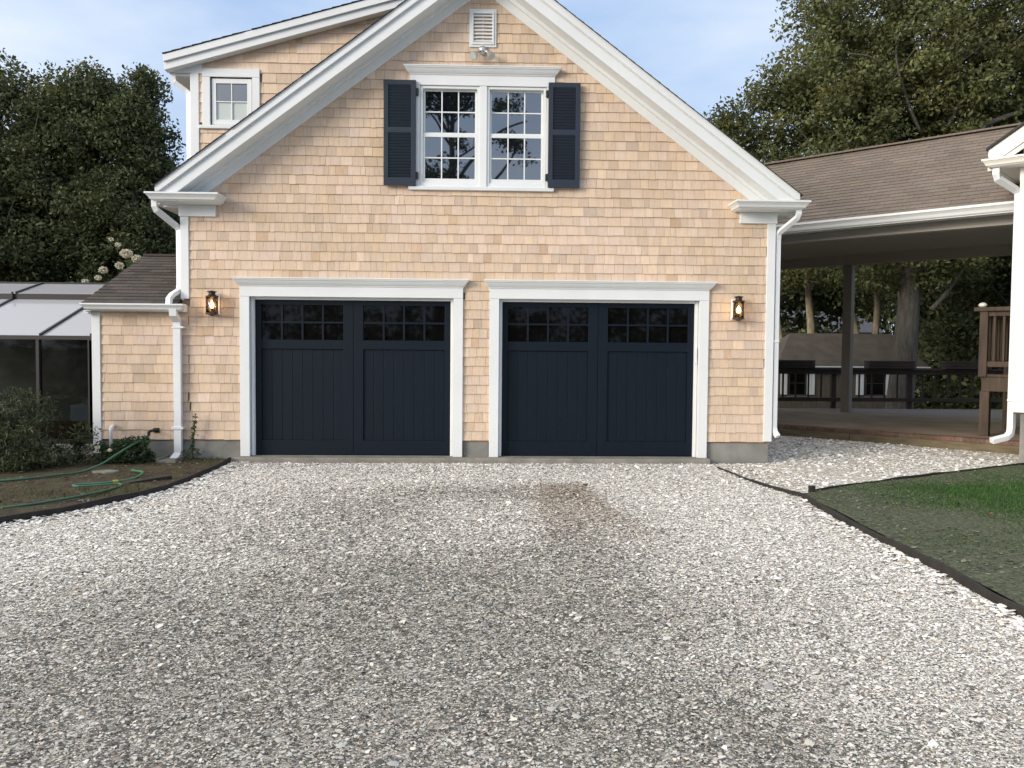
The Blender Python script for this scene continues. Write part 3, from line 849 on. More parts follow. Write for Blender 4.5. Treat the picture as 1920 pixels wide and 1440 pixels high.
# ------------------------------------------------------------------ white house on the right
wh = thing('white_house', 'bright white house corner with gable return and downspout at the right edge', 'house')
TS, SF = 5.30, 5.37
b = MB(E)
tc_ = 8.2; he = 4.2; slope = 0.64
ztop = lambda t: he + 0.20 + slope*(min(t, 2*tc_-t)-TS)
P0 = [(TS, 0.655), (11.1, 0.655), (11.1, ztop(11.1)), (tc_, ztop(tc_)), (TS, ztop(TS))]
b.prism(P0, SF, SF+8)
b.build('wall', M_CREAM, wh)
b = MB(E); b.box(TS, TS+0.13, SF-0.026, SF-0.001, 0.65, 4.05); b.box(TS-0.026, TS-0.001, SF-0.026, SF+0.12, 0.65, 4.05); b.build('corner_board', M_CREAM, wh, bevel=0.004)
b = MB(E); b.box(TS+0.055, 11.0, SF+0.05, SF+7.9, -0.6, 0.655); b.build('foundation', M_CONC, wh, bevel=0.008)
b = MB(E)
za = lambda t: 4.285 + slope*(t-4.97)
b.prism([(4.95, za(4.95)), (tc_, za(tc_)), (tc_, za(tc_)-0.22), (4.95+0.1, za(4.95)-0.16), (4.95, za(4.95)-0.10)], SF-0.36, SF-0.32)
b.prism([(4.97, za(4.97)-0.11), (tc_, za(tc_)-0.11), (tc_, za(tc_)-0.30), (5.2, za(5.2)-0.30), (4.97, 4.15)], SF-0.33, SF-0.30)
b.prism([(5.0, 4.16), (tc_, za(tc_)-0.25), (tc_, za(tc_)-0.28), (5.0, 4.13)], SF-0.30, SF)
b.build('rake_board', M_CREAM, wh, bevel=0.004)
b = MB(E); b.prism([(4.93, za(4.93)+0.035), (tc_, za(tc_)+0.035), (tc_, za(tc_)), (4.93, za(4.93))], SF-0.40, SF+8); b.build('roof', M_ROOFD, wh)
b = MB(E)
b.crown(4.93, 6.1, [(o*1.0, 4.045+z*1.05) for o, z in GUT], y0=SF-0.30, back=SF)
b.box(4.86, 4.99, SF, SF+7, 4.05, 4.15); b.box(5.0, 5.28, SF, SF+7, 4.05, 4.07)
b.build('eave_return', M_CREAM, wh, bevel=0.003)
b = MB(E); b.box(TS-0.03, 6.0, SF-0.03, SF-0.001, 3.86, 4.045); b.build('frieze_block', M_CREAM, wh, bevel=0.003)
spout([(5.02, SF-0.2, 4.07), (5.02, SF-0.2, 3.96), (5.03, SF-0.18, 3.90), (5.20, SF+0.04, 3.76), (5.235, SF+0.08, 3.72), (5.24, SF+0.085, 3.64), (5.24, SF+0.085, 0.42),
       (5.235, SF+0.07, 0.34), (5.20, SF+0.03, 0.29), (5.05, SF-0.13, 0.235)], [(5.19, 5.305, SF+0.03, SF+0.13, 0.80, 0.825)], wh, (0.045, 0.036), E)

# ------------------------------------------------------------------ wooden landing beside the white house
ld = thing('wooden_landing', 'brown wooden stair landing with guard rail beside the white house', 'landing')
T0, TE, S0, S1 = 4.40, 5.26, 7.20, 8.90
b = MB(E); b.box(T0, TE, S0+0.02, S1, 1.045, 1.082); b.build('platform', M_WOOD, ld)
def lp(name, q, m=M_WOOD):
    b = MB(E); b.box(*q); return b.build(name, m, ld, bevel=0.005)
lp('post', (T0, T0+0.14, S0, S0+0.14, 0.121, 0.852)); lp('post', (T0, T0+0.14, S1-0.20, S1-0.06, 0.121, 0.852)); lp('post', (TE-0.16, TE-0.02, S0+0.3, S0+0.44, 0.121, 0.852))
lp('beam', (T0+0.02, TE, S0-0.005, S0+0.035, 0.853, 1.083)); lp('beam', (T0+0.015, T0+0.055, S0+0.037, S1, 0.853, 1.043))
lp('guard_post', (T0-0.02, T0+0.10, S0-0.05, S0+0.05, 1.088, 2.15)); lp('guard_post', (T0-0.02, T0+0.10, S1-0.12, S1-0.02, 1.088, 2.15))
lp('cap_rail', (T0-0.10, TE, S0-0.09, S0+0.09, 2.152, 2.215)); lp('cap_rail', (T0-0.10, T0+0.12, S0+0.092, S1, 2.152, 2.213))
for q in ((T0+0.102, TE, S0-0.022, S0+0.022, 2.07, 2.15), (T0+0.102, TE, S0-0.022, S0+0.022, 1.25, 1.34), (T0+0.102, TE, S0-0.02, S0+0.02, 1.088, 1.13)): lp('rail', q)
lp('rail', (T0+0.015, T0+0.06, S0+0.052, S1-0.12, 2.07, 2.15)); lp('rail', (T0+0.015, T0+0.06, S0+0.052, S1-0.12, 1.25, 1.34))
for k in range(5):
    t = T0+0.185+k*0.135; lp('baluster', (t-0.018, t+0.018, S0+0.0, S0+0.036, 1.342, 2.068))
for k in range(8):
    s = S0+0.20+k*0.19; lp('baluster', (T0+0.018, T0+0.052, s-0.018, s+0.018, 1.342, 2.068))
kn = MB(); p = E(T0+0.01, S0-0.01, 0)
kn.lathe(p[0], p[1], [(0, 2.216), (0.04, 2.217), (0.062, 2.235), (0.066, 2.256), (0.05, 2.28), (0.02, 2.292), (0, 2.294)], 14)
tag(kn.build('pebble', M_CREAM, smooth=True), 'round white stone resting on the brown cap rail of the landing', 'stone')

# ------------------------------------------------------------------ deck railing
YR = 8.68
rl_ = thing('deck_railing', 'dark brown deck railing running behind the breezeway', 'railing')
def rp(name, q):
    b = MB(); b.box(*q); return b.build(name, M_DARKWOOD, rl_, bevel=0.005)
rp('top_rail', (4.4, 16.4, YR-0.07, YR+0.07, 1.03, 1.075)); rp('top_rail', (4.4, 16.4, YR-0.04, YR-0.005, 0.93, 1.028)); rp('bottom_rail', (4.4, 16.4, YR-0.04, YR-0.003, 0.265, 0.355))
x = 4.86
i = 0
while x < 16.3:
    if i % 6 == 0: rp('post', (x-0.055, x+0.055, YR+0.0, YR+0.11, 0.086, 1.028))
    else: rp('baluster', (x-0.019, x+0.019, YR-0.001, YR+0.036, 0.27, 0.98))
    x += 0.315; i += 1
bx0 = thing('planter_box', 'dark slatted box on the railing, nearest the garage corner', 'planter', 'slatted boxes on the deck railing'); bx0.location = (7.54, YR, 1.076)
for k in range(3):
    b = MB(); b.box(-0.565, 0.565, -0.15, -0.12, 0.004+k*0.064, 0.06+k*0.064); b.box(-0.565, 0.565, 0.12, 0.15, 0.004+k*0.064, 0.06+k*0.064)
    b.box(-0.565, -0.54, -0.119, 0.119, 0.004+k*0.064, 0.06+k*0.064); b.box(0.54, 0.565, -0.119, 0.119, 0.004+k*0.064, 0.06+k*0.064)
    b.build('slat', M_DARKWOOD, bx0, bevel=0.004)
b = MB(); b.box(-0.53, 0.53, -0.11, 0.11, 0.004, 0.17); b.build('soil', M_INT, bx0)
for x, lb in ((10.0, 'dark slatted box on the railing in front of the large tree trunk'), (11.9, 'slatted box on the railing nearest the wooden landing')):
    c = copy_tree(bx0, None, (x, YR, 1.076)); c['label'] = lb

# ------------------------------------------------------------------ shed beyond the deck
sh = thing('garden_shed', 'weathered shed with low brown roof and white shutters beyond the deck railing', 'shed')
b = MB(); b.box(9.95, 14.3, 16.35, 19.4, -1.5, 0.99); b.build('wall', M_SHEDWALL, sh)
b = MB()
ev = [(9.80, 16.0, 0.98), (15.0, 16.0, 0.98), (15.0, 19.8, 0.98), (9.80, 19.8, 0.98)]; rg = [(10.85, 17.7, 2.12), (14.5, 17.7, 2.12)]
b.add(ev+rg, [(0,1,5,4), (1,2,5), (2,3,4,5), (3,0,4), (0,3,2,1)]); b.build('roof', M_SHEDROOF, sh)
b = MB(); b.box(9.80, 15.0, 15.965, 16.0, 0.955, 0.995); b.build('eave_board', M_W, sh)
for x0, x1 in ((10.06, 10.28), (10.96, 11.22), (12.64, 12.90), (13.66, 13.90)):
    b = MB(); b.box(x0, (x0+x1)/2-0.006, 16.30, 16.345, 0.02, 0.80); b.box((x0+x1)/2+0.006, x1, 16.30, 16.345, 0.02, 0.80); b.build('shutter', M_W, sh, bevel=0.004)
for x0, x1 in ((10.32, 10.92), (12.95, 13.62)):
    b = MB(); b.box(x0, x1, 16.31, 16.345, 0.0, 0.82); o = b.build('window', M_DARKWOOD, sh)
    b = MB(); b.box(x0+0.05, x1-0.05, 16.30, 16.308, 0.05, 0.40); b.box(x0+0.05, x1-0.05, 16.30, 16.308, 0.43, 0.78); b.build('glass_pane', M_DPANE, o)
    b = MB(); b.box(x0-0.02, x1+0.02, 16.24, 16.345, -0.06, -0.005); b.build('sill', M_GREYWOOD, o)
# ------------------------------------------------------------------ far houses
def far_house(x, y, wx, wy, z0, ze, zr, label, pipe=None):
    e = thing('far_house', label, 'house')
    b = MB(); b.box(x, x+wx, y, y+wy, z0, ze); b.build('wall', M_FARWALL, e)
    b = MB(); b.add([(x-0.4, y-0.4, ze), (x+wx+0.4, y-0.4, ze), (x+wx+0.4, y+wy+0.4, ze), (x-0.4, y+wy+0.4, ze), (x-0.4, y+wy/2, zr), (x+wx+0.4, y+wy/2, zr)],
                    [(0,1,5,4), (2,3,4,5), (0,4,3), (1,2,5), (0,3,2,1)])
    b.build('roof', M_FARROOF, e)
    if pipe:
        b = MB(); b.tube([(pipe[0], pipe[1], pipe[2]), (pipe[0], pipe[1], pipe[3])], 0.14, 10); b.build('vent_pipe', M_W, e)
    return e
far_house(20.9, 42, 4.6, 8, -1.6, 2.75, 4.4, 'grey-roofed house with a white vent pipe seen between trunks above the shed', (21.9, 43.5, 3.3, 4.7))
far_house(26.0, 33, 4.5, 6, -1.6, 1.95, 3.2, 'small pale house glimpsed through trees right of the thick trunk')

# ------------------------------------------------------------------ greenhouse
gh = thing('greenhouse', 'lean-to greenhouse with pale sloping roof panels and dark glass at the far left', 'greenhouse')
GX0, GX1, GY = -10.0, -5.28, 0.30
mull = [-5.30, -5.99, -7.28, -8.58, -9.9]
roofL = [(GY, 1.615), (1.95, 2.195)]; roofU = [(2.06, 2.30), (2.80, 2.50)]
b = MB()
b.box(GX0, GX1, GY-0.05, GY+0.15, -0.5, 0.12); b.box(GX1-0.15, GX1, GY+0.15, 2.9, -0.5, 0.12)
b.build('foundation', M_CONC, gh, bevel=0.008)
b = MB()
b.box(GX0, GX1, GY-0.03, GY+0.07, 0.121, 0.185); b.box(GX0, GX1, GY-0.03, GY+0.05, 1.555, 1.612)
for x in (-5.30, -6.02, -7.30, -8.60, -9.9): b.box(x-0.022, x+0.022, GY-0.035, GY+0.045, 0.186, 1.554)
b.box(-5.34, -5.275, GY-0.035, GY+0.10, 0.186, 1.60)
b.box(GX1-0.05, GX1, GY+0.1, 2.9, 0.121, 0.2)
b.build('frame', M_DARKMET, gh, bevel=0.003)
b = MB(); b.box(GX0, -5.345, GY+0.0, GY+0.008, 0.18, 1.56); b.build('front_glass', M_GGLASS, gh)
for (y0, z0), (y1, z1) in (roofL, roofU):
    for i in range(len(mull)-1):
        xa, xb = mull[i+1]+0.015, mull[i]-0.015
        b = MB(); b.add([(xa, y0, z0), (xb, y0, z0), (xb, y1, z1), (xa, y1, z1), (xa, y0, z0-0.016), (xb, y0, z0-0.016), (xb, y1, z1-0.016), (xa, y1, z1-0.016)],
              [(0,1,2,3), (4,7,6,5), (0,4,5,1), (1,5,6,2), (2,6,7,3), (3,7,4,0)]); b.build('roof_panel', M_GROOF, gh)
    for x in mull[:-1]:
        b = MB(); b.beam((x, y0-0.01, z0+0.006), (x, y1, z1+0.006), 0.034, 0.035); b.build('glazing_bar', M_DARKMET, gh)
b = MB(); b.box(GX0, GX1+0.02, 1.955, 2.05, 2.15, 2.285); b.box(GX0, GX1+0.02, 2.80, 2.86, 2.42, 2.53)
for x in (-5.99, -7.28, -8.58): b.box(x-0.012, x+0.012, 1.92, 1.95, 2.20, 2.31)
b.build('ridge_beam', M_DARKMET, gh, bevel=0.003)
b = MB(); b.box(GX0, GX1, 2.87, 2.97, -0.4, 2.42); b.box(GX1-0.03, GX1-0.01, GY+0.1, 2.86, 0.2, 1.6); b.box(GX0, GX1-0.16, GY+0.16, 2.86, -0.1, -0.05); b.build('back_wall', M_INT, gh)
b = MB(); b.box(-6.9, -5.42, GY+0.42, GY+0.85, 0.12, 0.36); b.box(-6.9, -5.42, GY+0.86, GY+0.90, 0.12, 0.30)
tag(b.build('planter_bed', mat('terracotta_wood', (0.22, 0.12, 0.06), 0.9, var=0.3, vscale=3)), 'reddish wooden planting bed inside the dark greenhouse', 'planting bed')
b = MB(); b.box(-6.15, -5.45, GY+1.1, GY+1.5, 0.0, 0.58)
tag(b.build('storage_box', mat('pale_box', (0.36, 0.40, 0.42), 0.6), bevel=0.01), 'pale box standing inside the greenhouse behind the glass', 'box')
# ------------------------------------------------------------------ ground
nrng = np.random.default_rng(11)
def sm(a, b, x):
    t = np.clip((x-a)/(b-a), 0, 1); return t*t*(3-2*t)
def terrain(x, y): return -0.14 - 1.35*sm(9.2, 12.5, y)
def vnoise(x, y, seed=0, sc=1.0):
    """smooth value noise in 0..1"""
    x = np.asarray(x)*sc+1000; y = np.asarray(y)*sc+1000
    xi = np.floor(x).astype(np.int64); yi = np.floor(y).astype(np.int64); fx = x-xi; fy = y-yi
    fx = fx*fx*(3-2*fx); fy = fy*fy*(3-2*fy)
    def h(a, b):
        n = (a*374761393 + b*668265263 + seed*1442695041) & 0xffffffff
        n = ((n ^ (n >> 13))*1274126177) & 0xffffffff
        return ((n ^ (n >> 16)) & 0xffff)/65535.0
    return (h(xi,yi)*(1-fx)+h(xi+1,yi)*fx)*(1-fy)+(h(xi,yi+1)*(1-fx)+h(xi+1,yi+1)*fx)*fy
def fbm(x, y, seed=0, sc=1.0, o=4):
    r = 0; a = 0.5; t = 0
    for i in range(o): r = r+a*vnoise(x, y, seed+i, sc*2**i); t += a; a *= 0.5
    return r/t
def inpoly(x, y, poly):
    x = np.asarray(x); y = np.asarray(y); r = np.zeros(x.shape, bool); n = len(poly)
    for i in range(n):
        x0, y0 = poly[i]; x1, y1 = poly[(i+1) % n]
        if y0 == y1: continue
        c = ((y0 > y) != (y1 > y)) & (x < (x1-x0)*(y-y0)/(y1-y0)+x0); r ^= c
    return r
def grid(xs, ys, fn):
    X, Y = np.meshgrid(xs, ys); Z = fn(X, Y)
    V = np.stack([X.ravel(), Y.ravel(), Z.ravel()], 1)
    nx, ny = len(xs), len(ys); i = np.arange(nx-1)[None, :]+np.arange(ny-1)[:, None]*nx; i = i.ravel()
    return V, np.stack([i, i+1, i+1+nx, i+nx], 1)
M_GROUND = mat('leaf_litter_ground', (0.060, 0.060, 0.035), 0.95, var=0.5, vscale=0.6, bump=0.6, bscale=8)
xs = np.concatenate([[-900, -400, -150, -60, -30], np.linspace(-20, 30, 41), [45, 80, 160, 400, 900]])
ys = np.concatenate([[-900, -400, -150, -60, -30], np.linspace(-18, 9, 20), np.linspace(9.5, 13, 8), np.linspace(16, 40, 7), [60, 110, 250, 500, 1200]])
V, F = grid(xs, ys, terrain)
tag(npmesh('ground', M_GROUND, V, F), kind='structure')

def soilmat(name, c1, c2, c3, sc):
    m = bpy.data.materials.new(name); m.use_nodes = True
    t = m.node_tree; b = t.nodes['Principled BSDF']; b.inputs['Roughness'].default_value = 0.95; b.inputs['Specular IOR Level'].default_value = 0.15
    cd = N(t, 'ShaderNodeTexCoord')
    n1 = N(t, 'ShaderNodeTexNoise'); n1.inputs['Scale'].default_value = sc; n1.inputs['Detail'].default_value = 8; n1.inputs['Roughness'].default_value = 0.7
    t.links.new(cd.outputs['Object'], n1.inputs['Vector'])
    r = N(t, 'ShaderNodeValToRGB'); e = r.color_ramp.elements
    e[0].position = 0.36; e[0].color = (*c1, 1); e[1].position = 0.66; e[1].color = (*c3, 1)
    x = e.new(0.5); x.color = (*c2, 1)
    t.links.new(n1.outputs['Fac'], r.inputs['Fac']); t.links.new(r.outputs['Color'], b.inputs['Base Color'])
    n2 = N(t, 'ShaderNodeTexNoise'); n2.inputs['Scale'].default_value = 45; n2.inputs['Detail'].default_value = 6
    t.links.new(cd.outputs['Object'], n2.inputs['Vector'])
    bp = N(t, 'ShaderNodeBump'); bp.inputs['Strength'].default_value = 0.9; bp.inputs['Distance'].default_value = 0.025
    t.links.new(n2.outputs['Fac'], bp.inputs['Height']); t.links.new(bp.outputs['Normal'], b.inputs['Normal'])
    return m
M_LAWN = soilmat('seeded_lawn_soil', (0.055, 0.058, 0.042), (0.095, 0.106, 0.068), (0.15, 0.165, 0.108), 22)
M_BED = soilmat('bed_soil', (0.045, 0.036, 0.026), (0.075, 0.060, 0.040), (0.085, 0.085, 0.045), 5)

RIGHT = [(3.16, -0.50), (3.26, -1.54), (3.37, -2.15), (3.46, -2.72), (3.40, -3.5), (3.37, -4.3), (3.36, -5.12), (3.33, -5.89), (3.28, -6.65), (3.2, -8.0), (3.1, -10), (3.0, -14)]
LEFT = [(-3.28, -0.16), (-3.24, -0.95), (-3.25, -1.85), (-3.30, -2.48), (-3.41, -2.88), (-3.65, -3.49), (-3.87, -3.90), (-4.05, -4.2), (-4.6, -5.0), (-5.5, -6.0), (-7.0, -7.3), (-9.5, -8.6), (-13, -9.5)]
DRIVE = [(3.16, -0.175)] + RIGHT + [(-13, -14)] + LEFT[::-1] + [(-3.28, -0.175)]
PATHP = [(3.16, -0.175), (3.16, -0.5)] + RIGHT[1:4] + [(4.24, -2.22), (5.11, -1.70), (6.06, -1.17), (7.45, -0.42), (7.62, 0.0), (8.7, 1.0), (8.6, 1.3), (4.10, 5.3), (4.09, 0.0), (4.09, -0.05)]
LAWN = [(3.47, -2.74), (4.25, -2.245), (5.12, -1.725), (6.07, -1.195), (7.46, -0.445), (8.8, 0.6), (14, -2), (14, -14), (3.02, -14)] + [(x+0.02, y) for x, y in RIGHT[4:11]][::-1]
BED = [(x-0.02, y) for x, y in LEFT] + [(-16, -9.5), (-16, 0.33), (-5.3, 0.33), (-5.2, 0.01), (-3.19, 0.01)]
def sheet(name, poly, mat_, z0, step, bump, seed):
    """ground sheet clipped to an outline, gently uneven"""
    p = np.array(poly); me = bpy.data.meshes.new(name); bm = bmesh.new()
    vs = [bm.verts.new((x, y, z0)) for x, y in poly]; bm.faces.new(vs)
    for ax in (0, 1):
        a, b = p[:, ax].min(), p[:, ax].max(); n = int((b-a)/step)
        for i in range(1, n):
            co = [0, 0, z0]; no = [0, 0, 0]; co[ax] = a+(b-a)*i/n; no[ax] = 1
            bmesh.ops.bisect_plane(bm, geom=bm.verts[:]+bm.edges[:]+bm.faces[:], plane_co=co, plane_no=no)
    for v in bm.verts: v.co.z = z0+bump*(float(fbm(v.co.x, v.co.y, seed, 1.3, 3))-0.5)
    bmesh.ops.recalc_face_normals(bm, faces=bm.faces)
    bm.to_mesh(me); bm.free(); me.materials.append(mat_)
    o = bpy.data.objects.new(name, me); COL.objects.link(o); return tag(o, kind='structure')
# shell base: packed fines under the loose chips
def shellbase():
    m = bpy.data.materials.new('packed_shell_fines'); m.use_nodes = True
    t = m.node_tree; b = t.nodes['Principled BSDF']; b.inputs['Roughness'].default_value = 0.9; b.inputs['Specular IOR Level'].default_value = 0.2
    cd = N(t, 'ShaderNodeTexCoord')
    vo = N(t, 'ShaderNodeTexVoronoi'); vo.inputs['Scale'].default_value = 75
    t.links.new(cd.outputs['Object'], vo.inputs['Vector'])
    bw = N(t, 'ShaderNodeSeparateColor'); t.links.new(vo.outputs['Color'], bw.inputs[0])
    r = N(t, 'ShaderNodeValToRGB'); e = r.color_ramp.elements
    e[0].position = 0.0; e[0].color = (0.28, 0.255, 0.21, 1); e[1].position = 1; e[1].color = (0.76, 0.72, 0.64, 1)
    x = e.new(0.5); x.color = (0.52, 0.49, 0.43, 1)
    t.links.new(bw.outputs[0], r.inputs['Fac']); t.links.new(r.outputs['Color'], b.inputs['Base Color'])
    bp = N(t, 'ShaderNodeBump'); bp.inputs['Strength'].default_value = 0.8; bp.inputs['Distance'].default_value = 0.01
    t.links.new(vo.outputs['Distance'], bp.inputs['Height']); t.links.new(bp.outputs['Normal'], b.inputs['Normal'])
    return m
M_FINES = shellbase()
sheet('driveway', DRIVE, M_FINES, -0.075, 0.5, 0.02, 3)
sheet('path', PATHP, M_FINES, -0.070, 0.5, 0.02, 4)
sheet('lawn', LAWN, M_LAWN, -0.012, 0.35, 0.035, 5)
sheet('garden_bed', BED, M_BED, -0.040, 0.35, 0.06, 6)
ap = MB(); ap.box(-3.34, 3.20, -0.170, 0.175, -0.4, -0.002); tag(ap.build('apron', M_APRON, bevel=0.012), kind='structure')

# ------------------------------------------------------------------ crushed shells (nobody could count them)
def chips(pts, size, cols, r):
    """flattened irregular shell fragments; pts (n,2), size half length (n)"""
    n = len(pts)
    k = 5
    ang = np.linspace(0, 2*np.pi, k, endpoint=False)[None, :]+r.uniform(-0.45, 0.45, (n, k))
    ra = r.uniform(0.7, 1.15, (n, k))
    asp = r.uniform(0.45, 0.95, n)[:, None]
    lx = np.cos(ang)*ra; ly = np.sin(ang)*ra*asp; lz = r.uniform(-0.07, 0.07, (n, k))-0.05
    lx = np.concatenate([lx, r.uniform(-0.2, 0.2, (n, 1))], 1); ly = np.concatenate([ly, r.uniform(-0.15, 0.15, (n, 1))], 1)
    lz = np.concatenate([lz, r.uniform(0.02, 0.17, (n, 1))], 1)
    P = np.stack([lx, ly, lz], 2)*size[:, None, None]
    yaw = r.uniform(0, 2*np.pi, n); tl = np.abs(r.normal(0, 0.21, n)); td = r.uniform(0, 2*np.pi, n)
    def rot(P, ax, a):
        c = np.cos(a)[:, None]; s = np.sin(a)[:, None]; x, y, z = P[..., 0], P[..., 1], P[..., 2]
        if ax == 2: return np.stack([x*c-y*s, x*s+y*c, z], 2)
        return np.stack([x, y*c-z*s, y*s+z*c], 2)
    P = rot(P, 2, yaw); P = rot(P, 0, tl); P = rot(P, 2, td)
    z = -0.072 + 0.02*(fbm(pts[:, 0], pts[:, 1], 3, 1.3, 3)-0.5) + size*np.abs(np.sin(tl))*0.55 + r.uniform(0.0, 0.010, n)
    P[..., 0] += pts[:, 0:1]; P[..., 1] += pts[:, 1:2]; P[..., 2] += z[:, None]
    V = P.reshape(-1, 3)
    b = (np.arange(n)*(k+1))[:, None]
    F = np.concatenate([np.stack([b[:, 0]+i, b[:, 0]+(i+1) % k, b[:, 0]+k], 1) for i in range(k)], 0)
    C = np.repeat(cols, k+1, 0)
    return V, F, C
PAL = np.array([[.85,.825,.775],[.79,.745,.665],[.63,.60,.555],[.130,.124,.112],[.43,.355,.285],[.69,.60,.53],[.35,.34,.33]])
CLEAN = np.array([.58,.22,.12,.01,.02,.03,.02]); DIRTY = np.array([.11,.17,.19,.34,.07,.02,.10]); STAIN = np.array([.03,.10,.14,.20,.46,.07,.0])
def dirt(x, y):
    g = lambda cx, cy, rx, ry: np.exp(-(((x-cx)/rx)**2+((y-cy)/ry)**2))
    d = 1.0*g(-0.5, -6.5, 2.1, 2.0)+0.9*g(0.0, -8.4, 2.2, 1.2)+0.5*g(-2.2, -8.2, 1.0, 0.9)+0.5*g(-1.2, -3.4, 1.4, 1.2)+0.4*g(-2.4, -7.4, 0.8, 1.2)+0.6*g(1.0, -4.0, 0.6, 1.3)+0.5*g(0.2, -2.4, 1.0, 0.5)
    return np.clip(0.06+d*(0.40+1.25*fbm(x, y, 21, 1.1, 4)), 0, 1)
def stain(x, y):
    fade = np.clip((-1.75-y)/0.25, 0, 1)*np.clip((y+5.2)/2.6, 0, 1)
    e = np.clip((0.34+0.06*(-1.8-y)-np.abs(x-0.99+0.03*(y+1.8)))/0.12, 0, 1)*fade
    return e*0.62*np.clip(0.5+fbm(x, y, 31, 3, 3), 0, 1)
def chipcols(pts, r, clean=False):
    d = np.zeros(len(pts)) if clean else dirt(pts[:, 0], pts[:, 1]); s = np.zeros(len(pts)) if clean else stain(pts[:, 0], pts[:, 1])
    p = CLEAN[None]*(1-d[:, None])+DIRTY[None]*d[:, None]; p = p*(1-s[:, None])+STAIN[None]*s[:, None]
    cu = np.cumsum(p/p.sum(1, keepdims=True), 1); u = r.random(len(pts))[:, None]
    c = PAL[np.minimum((u > cu).sum(1), len(PAL)-1)]
    c = c*(1-s[:, None]*np.array([[.30, .38, .46]]))*(1-0.27*d[:, None]*np.array([[1, 1.0, 1.05]]))
    return np.clip(c*r.normal(1.05, 0.11, (len(pts), 1))*r.normal(1, 0.02, (len(pts), 3)), 0.02, 0.88)
def scatter_poly(poly, n, r):
    p = np.array(poly); lo, hi = p.min(0), p.max(0); out = []
    tot = 0
    while tot < n:
        q = r.uniform(lo, hi, (n*2, 2)); q = q[inpoly(q[:, 0], q[:, 1], poly)]; out.append(q); tot += len(q)
    return np.concatenate(out)[:n]
# screen-constant chip size: dense small pieces near the camera, larger and fewer towards the garage
r = nrng
cand = []
for y0, y1 in [(-a-0.6, -a) for a in np.arange(0.17, 8.8, 0.6)]:
    d = (y0+y1)/2+11.3
    sz = 0.0068*max(1, d/3.6)**0.55
    dens = 1.35/(2.2*sz*sz)
    hw = 0.70*d+0.9
    xa, xb = max(-hw, -9), min(hw, 3.45)
    n = int(dens*(xb-xa)*(y1-y0)); q = np.stack([r.uniform(xa, xb, n), r.uniform(y0, y1, n)], 1)
    q = q[inpoly(q[:, 0], q[:, 1], DRIVE)]
    q = q[~((np.abs(q[:, 0]+0.07) < 3.28) & (q[:, 1] > -0.19))]
    s = sz*np.exp(r.normal(0, 0.32, len(q))); cand.append((q, s))
q = np.concatenate([a for a, b in cand]); s = np.concatenate([b for a, b in cand])
big = r.random(len(q)) < 0.03; s[big] *= 1.9
V, F, C = chips(q, s, chipcols(q, r), r)
tag(npmesh('crushed_shells', M_SHELL, V, F, C), 'white and grey crushed shells loose on the driveway', 'gravel', kind='stuff')
q = scatter_poly(PATHP, 15000, r); q = q[(q[:, 0] > 4.11) | (q[:, 1] < -0.02)]
s = 0.023*np.exp(r.normal(0, 0.3, len(q)))
V, F, C = chips(q, s, chipcols(q, r, True), r)
# loose heap of larger pieces along the drive edges
e = []
for ln in (RIGHT[3:11], LEFT[:9]):
    for (x0, y0), (x1, y1) in zip(ln[:-1], ln[1:]):
        m = int(190*math.hypot(x1-x0, y1-y0)); u = r.random(m)[:, None]
        e.append(np.array([[x0, y0]])*(1-u)+np.array([[x1, y1]])*u+np.array([[(-1 if x0 > 0 else 1), 0]])*np.abs(r.normal(0, 0.10, (m, 1)))+np.array([[-0.03 if x0 > 0 else 0.03, 0]]))
e = np.concatenate(e); s2 = 0.022*np.exp(r.normal(0, 0.35, len(e)))
V2, F2, C2 = chips(e, s2, chipcols(e, r, True), r); V2[:, 2] += 0.012
tag(npmesh('path_shells', M_SHELL, np.concatenate([V, V2]), np.concatenate([F, F2+len(V)]), np.concatenate([C, C2])), 'larger clean white shells on the side path and drive edges', 'gravel', kind='stuff')

# ------------------------------------------------------------------ edging strips
def strip(name, line, z0, z1, th, label, seed):
    pts = []
    for (x0, y0), (x1, y1) in zip(line[:-1], line[1:]):
        m = max(2, int(math.hypot(x1-x0, y1-y0)/0.12))
        for i in range(m): pts.append((x0+(x1-x0)*i/m, y0+(y1-y0)*i/m))
    pts.append(line[-1])
    b = MB(); vs = []; fs = []
    for i, (x, y) in enumerate(pts):
        a = pts[max(i-1, 0)]; c = pts[min(i+1, len(pts)-1)]; d = Vector((c[0]-a[0], c[1]-a[1])).normalized(); nx, ny = -d.y*th/2, d.x*th/2
        zz = (z1 if name != 'lawn_edging' else min(z1, max(-0.045-0.055*(y+2.0), -0.047)))+0.030*(float(fbm(x, y, seed, 3, 3))-0.5); wob = 0.010*(float(fbm(x, y, seed+9, 3, 2))-0.5)
        x += nx/th*wob*2; y += ny/th*wob*2
        vs += [(x-nx, y-ny, z0), (x+nx, y+ny, z0), (x+nx, y+ny, zz), (x-nx, y-ny, zz)]
    for i in range(len(pts)-1):
        for k in range(4): fs.append((i*4+k, i*4+(k+1) % 4, i*4+4+(k+1) % 4, i*4+4+k))
    fs += [(0, 3, 2, 1), tuple(len(vs)-4+k for k in range(4))]
    b.add(vs, fs); return tag(b.build(name, M_EDGE), label, 'edging')
strip('lawn_edging', [(3.18, -0.62)]+RIGHT[1:], -0.15, -0.008, 0.026, 'curved black edging strip between the lawn and the shell driveway', 1)
strip('bed_edging', LEFT, -0.15, 0.000, 0.030, 'curved black edging strip between the soil bed and the shell driveway', 2)
strip('path_edging', [(3.62, -2.66), (4.25, -2.235), (5.12, -1.712), (6.07, -1.182), (7.46, -0.43)], -0.15, 0.012, 0.02, 'thin straight dark edging between the lawn and the side path', 3)
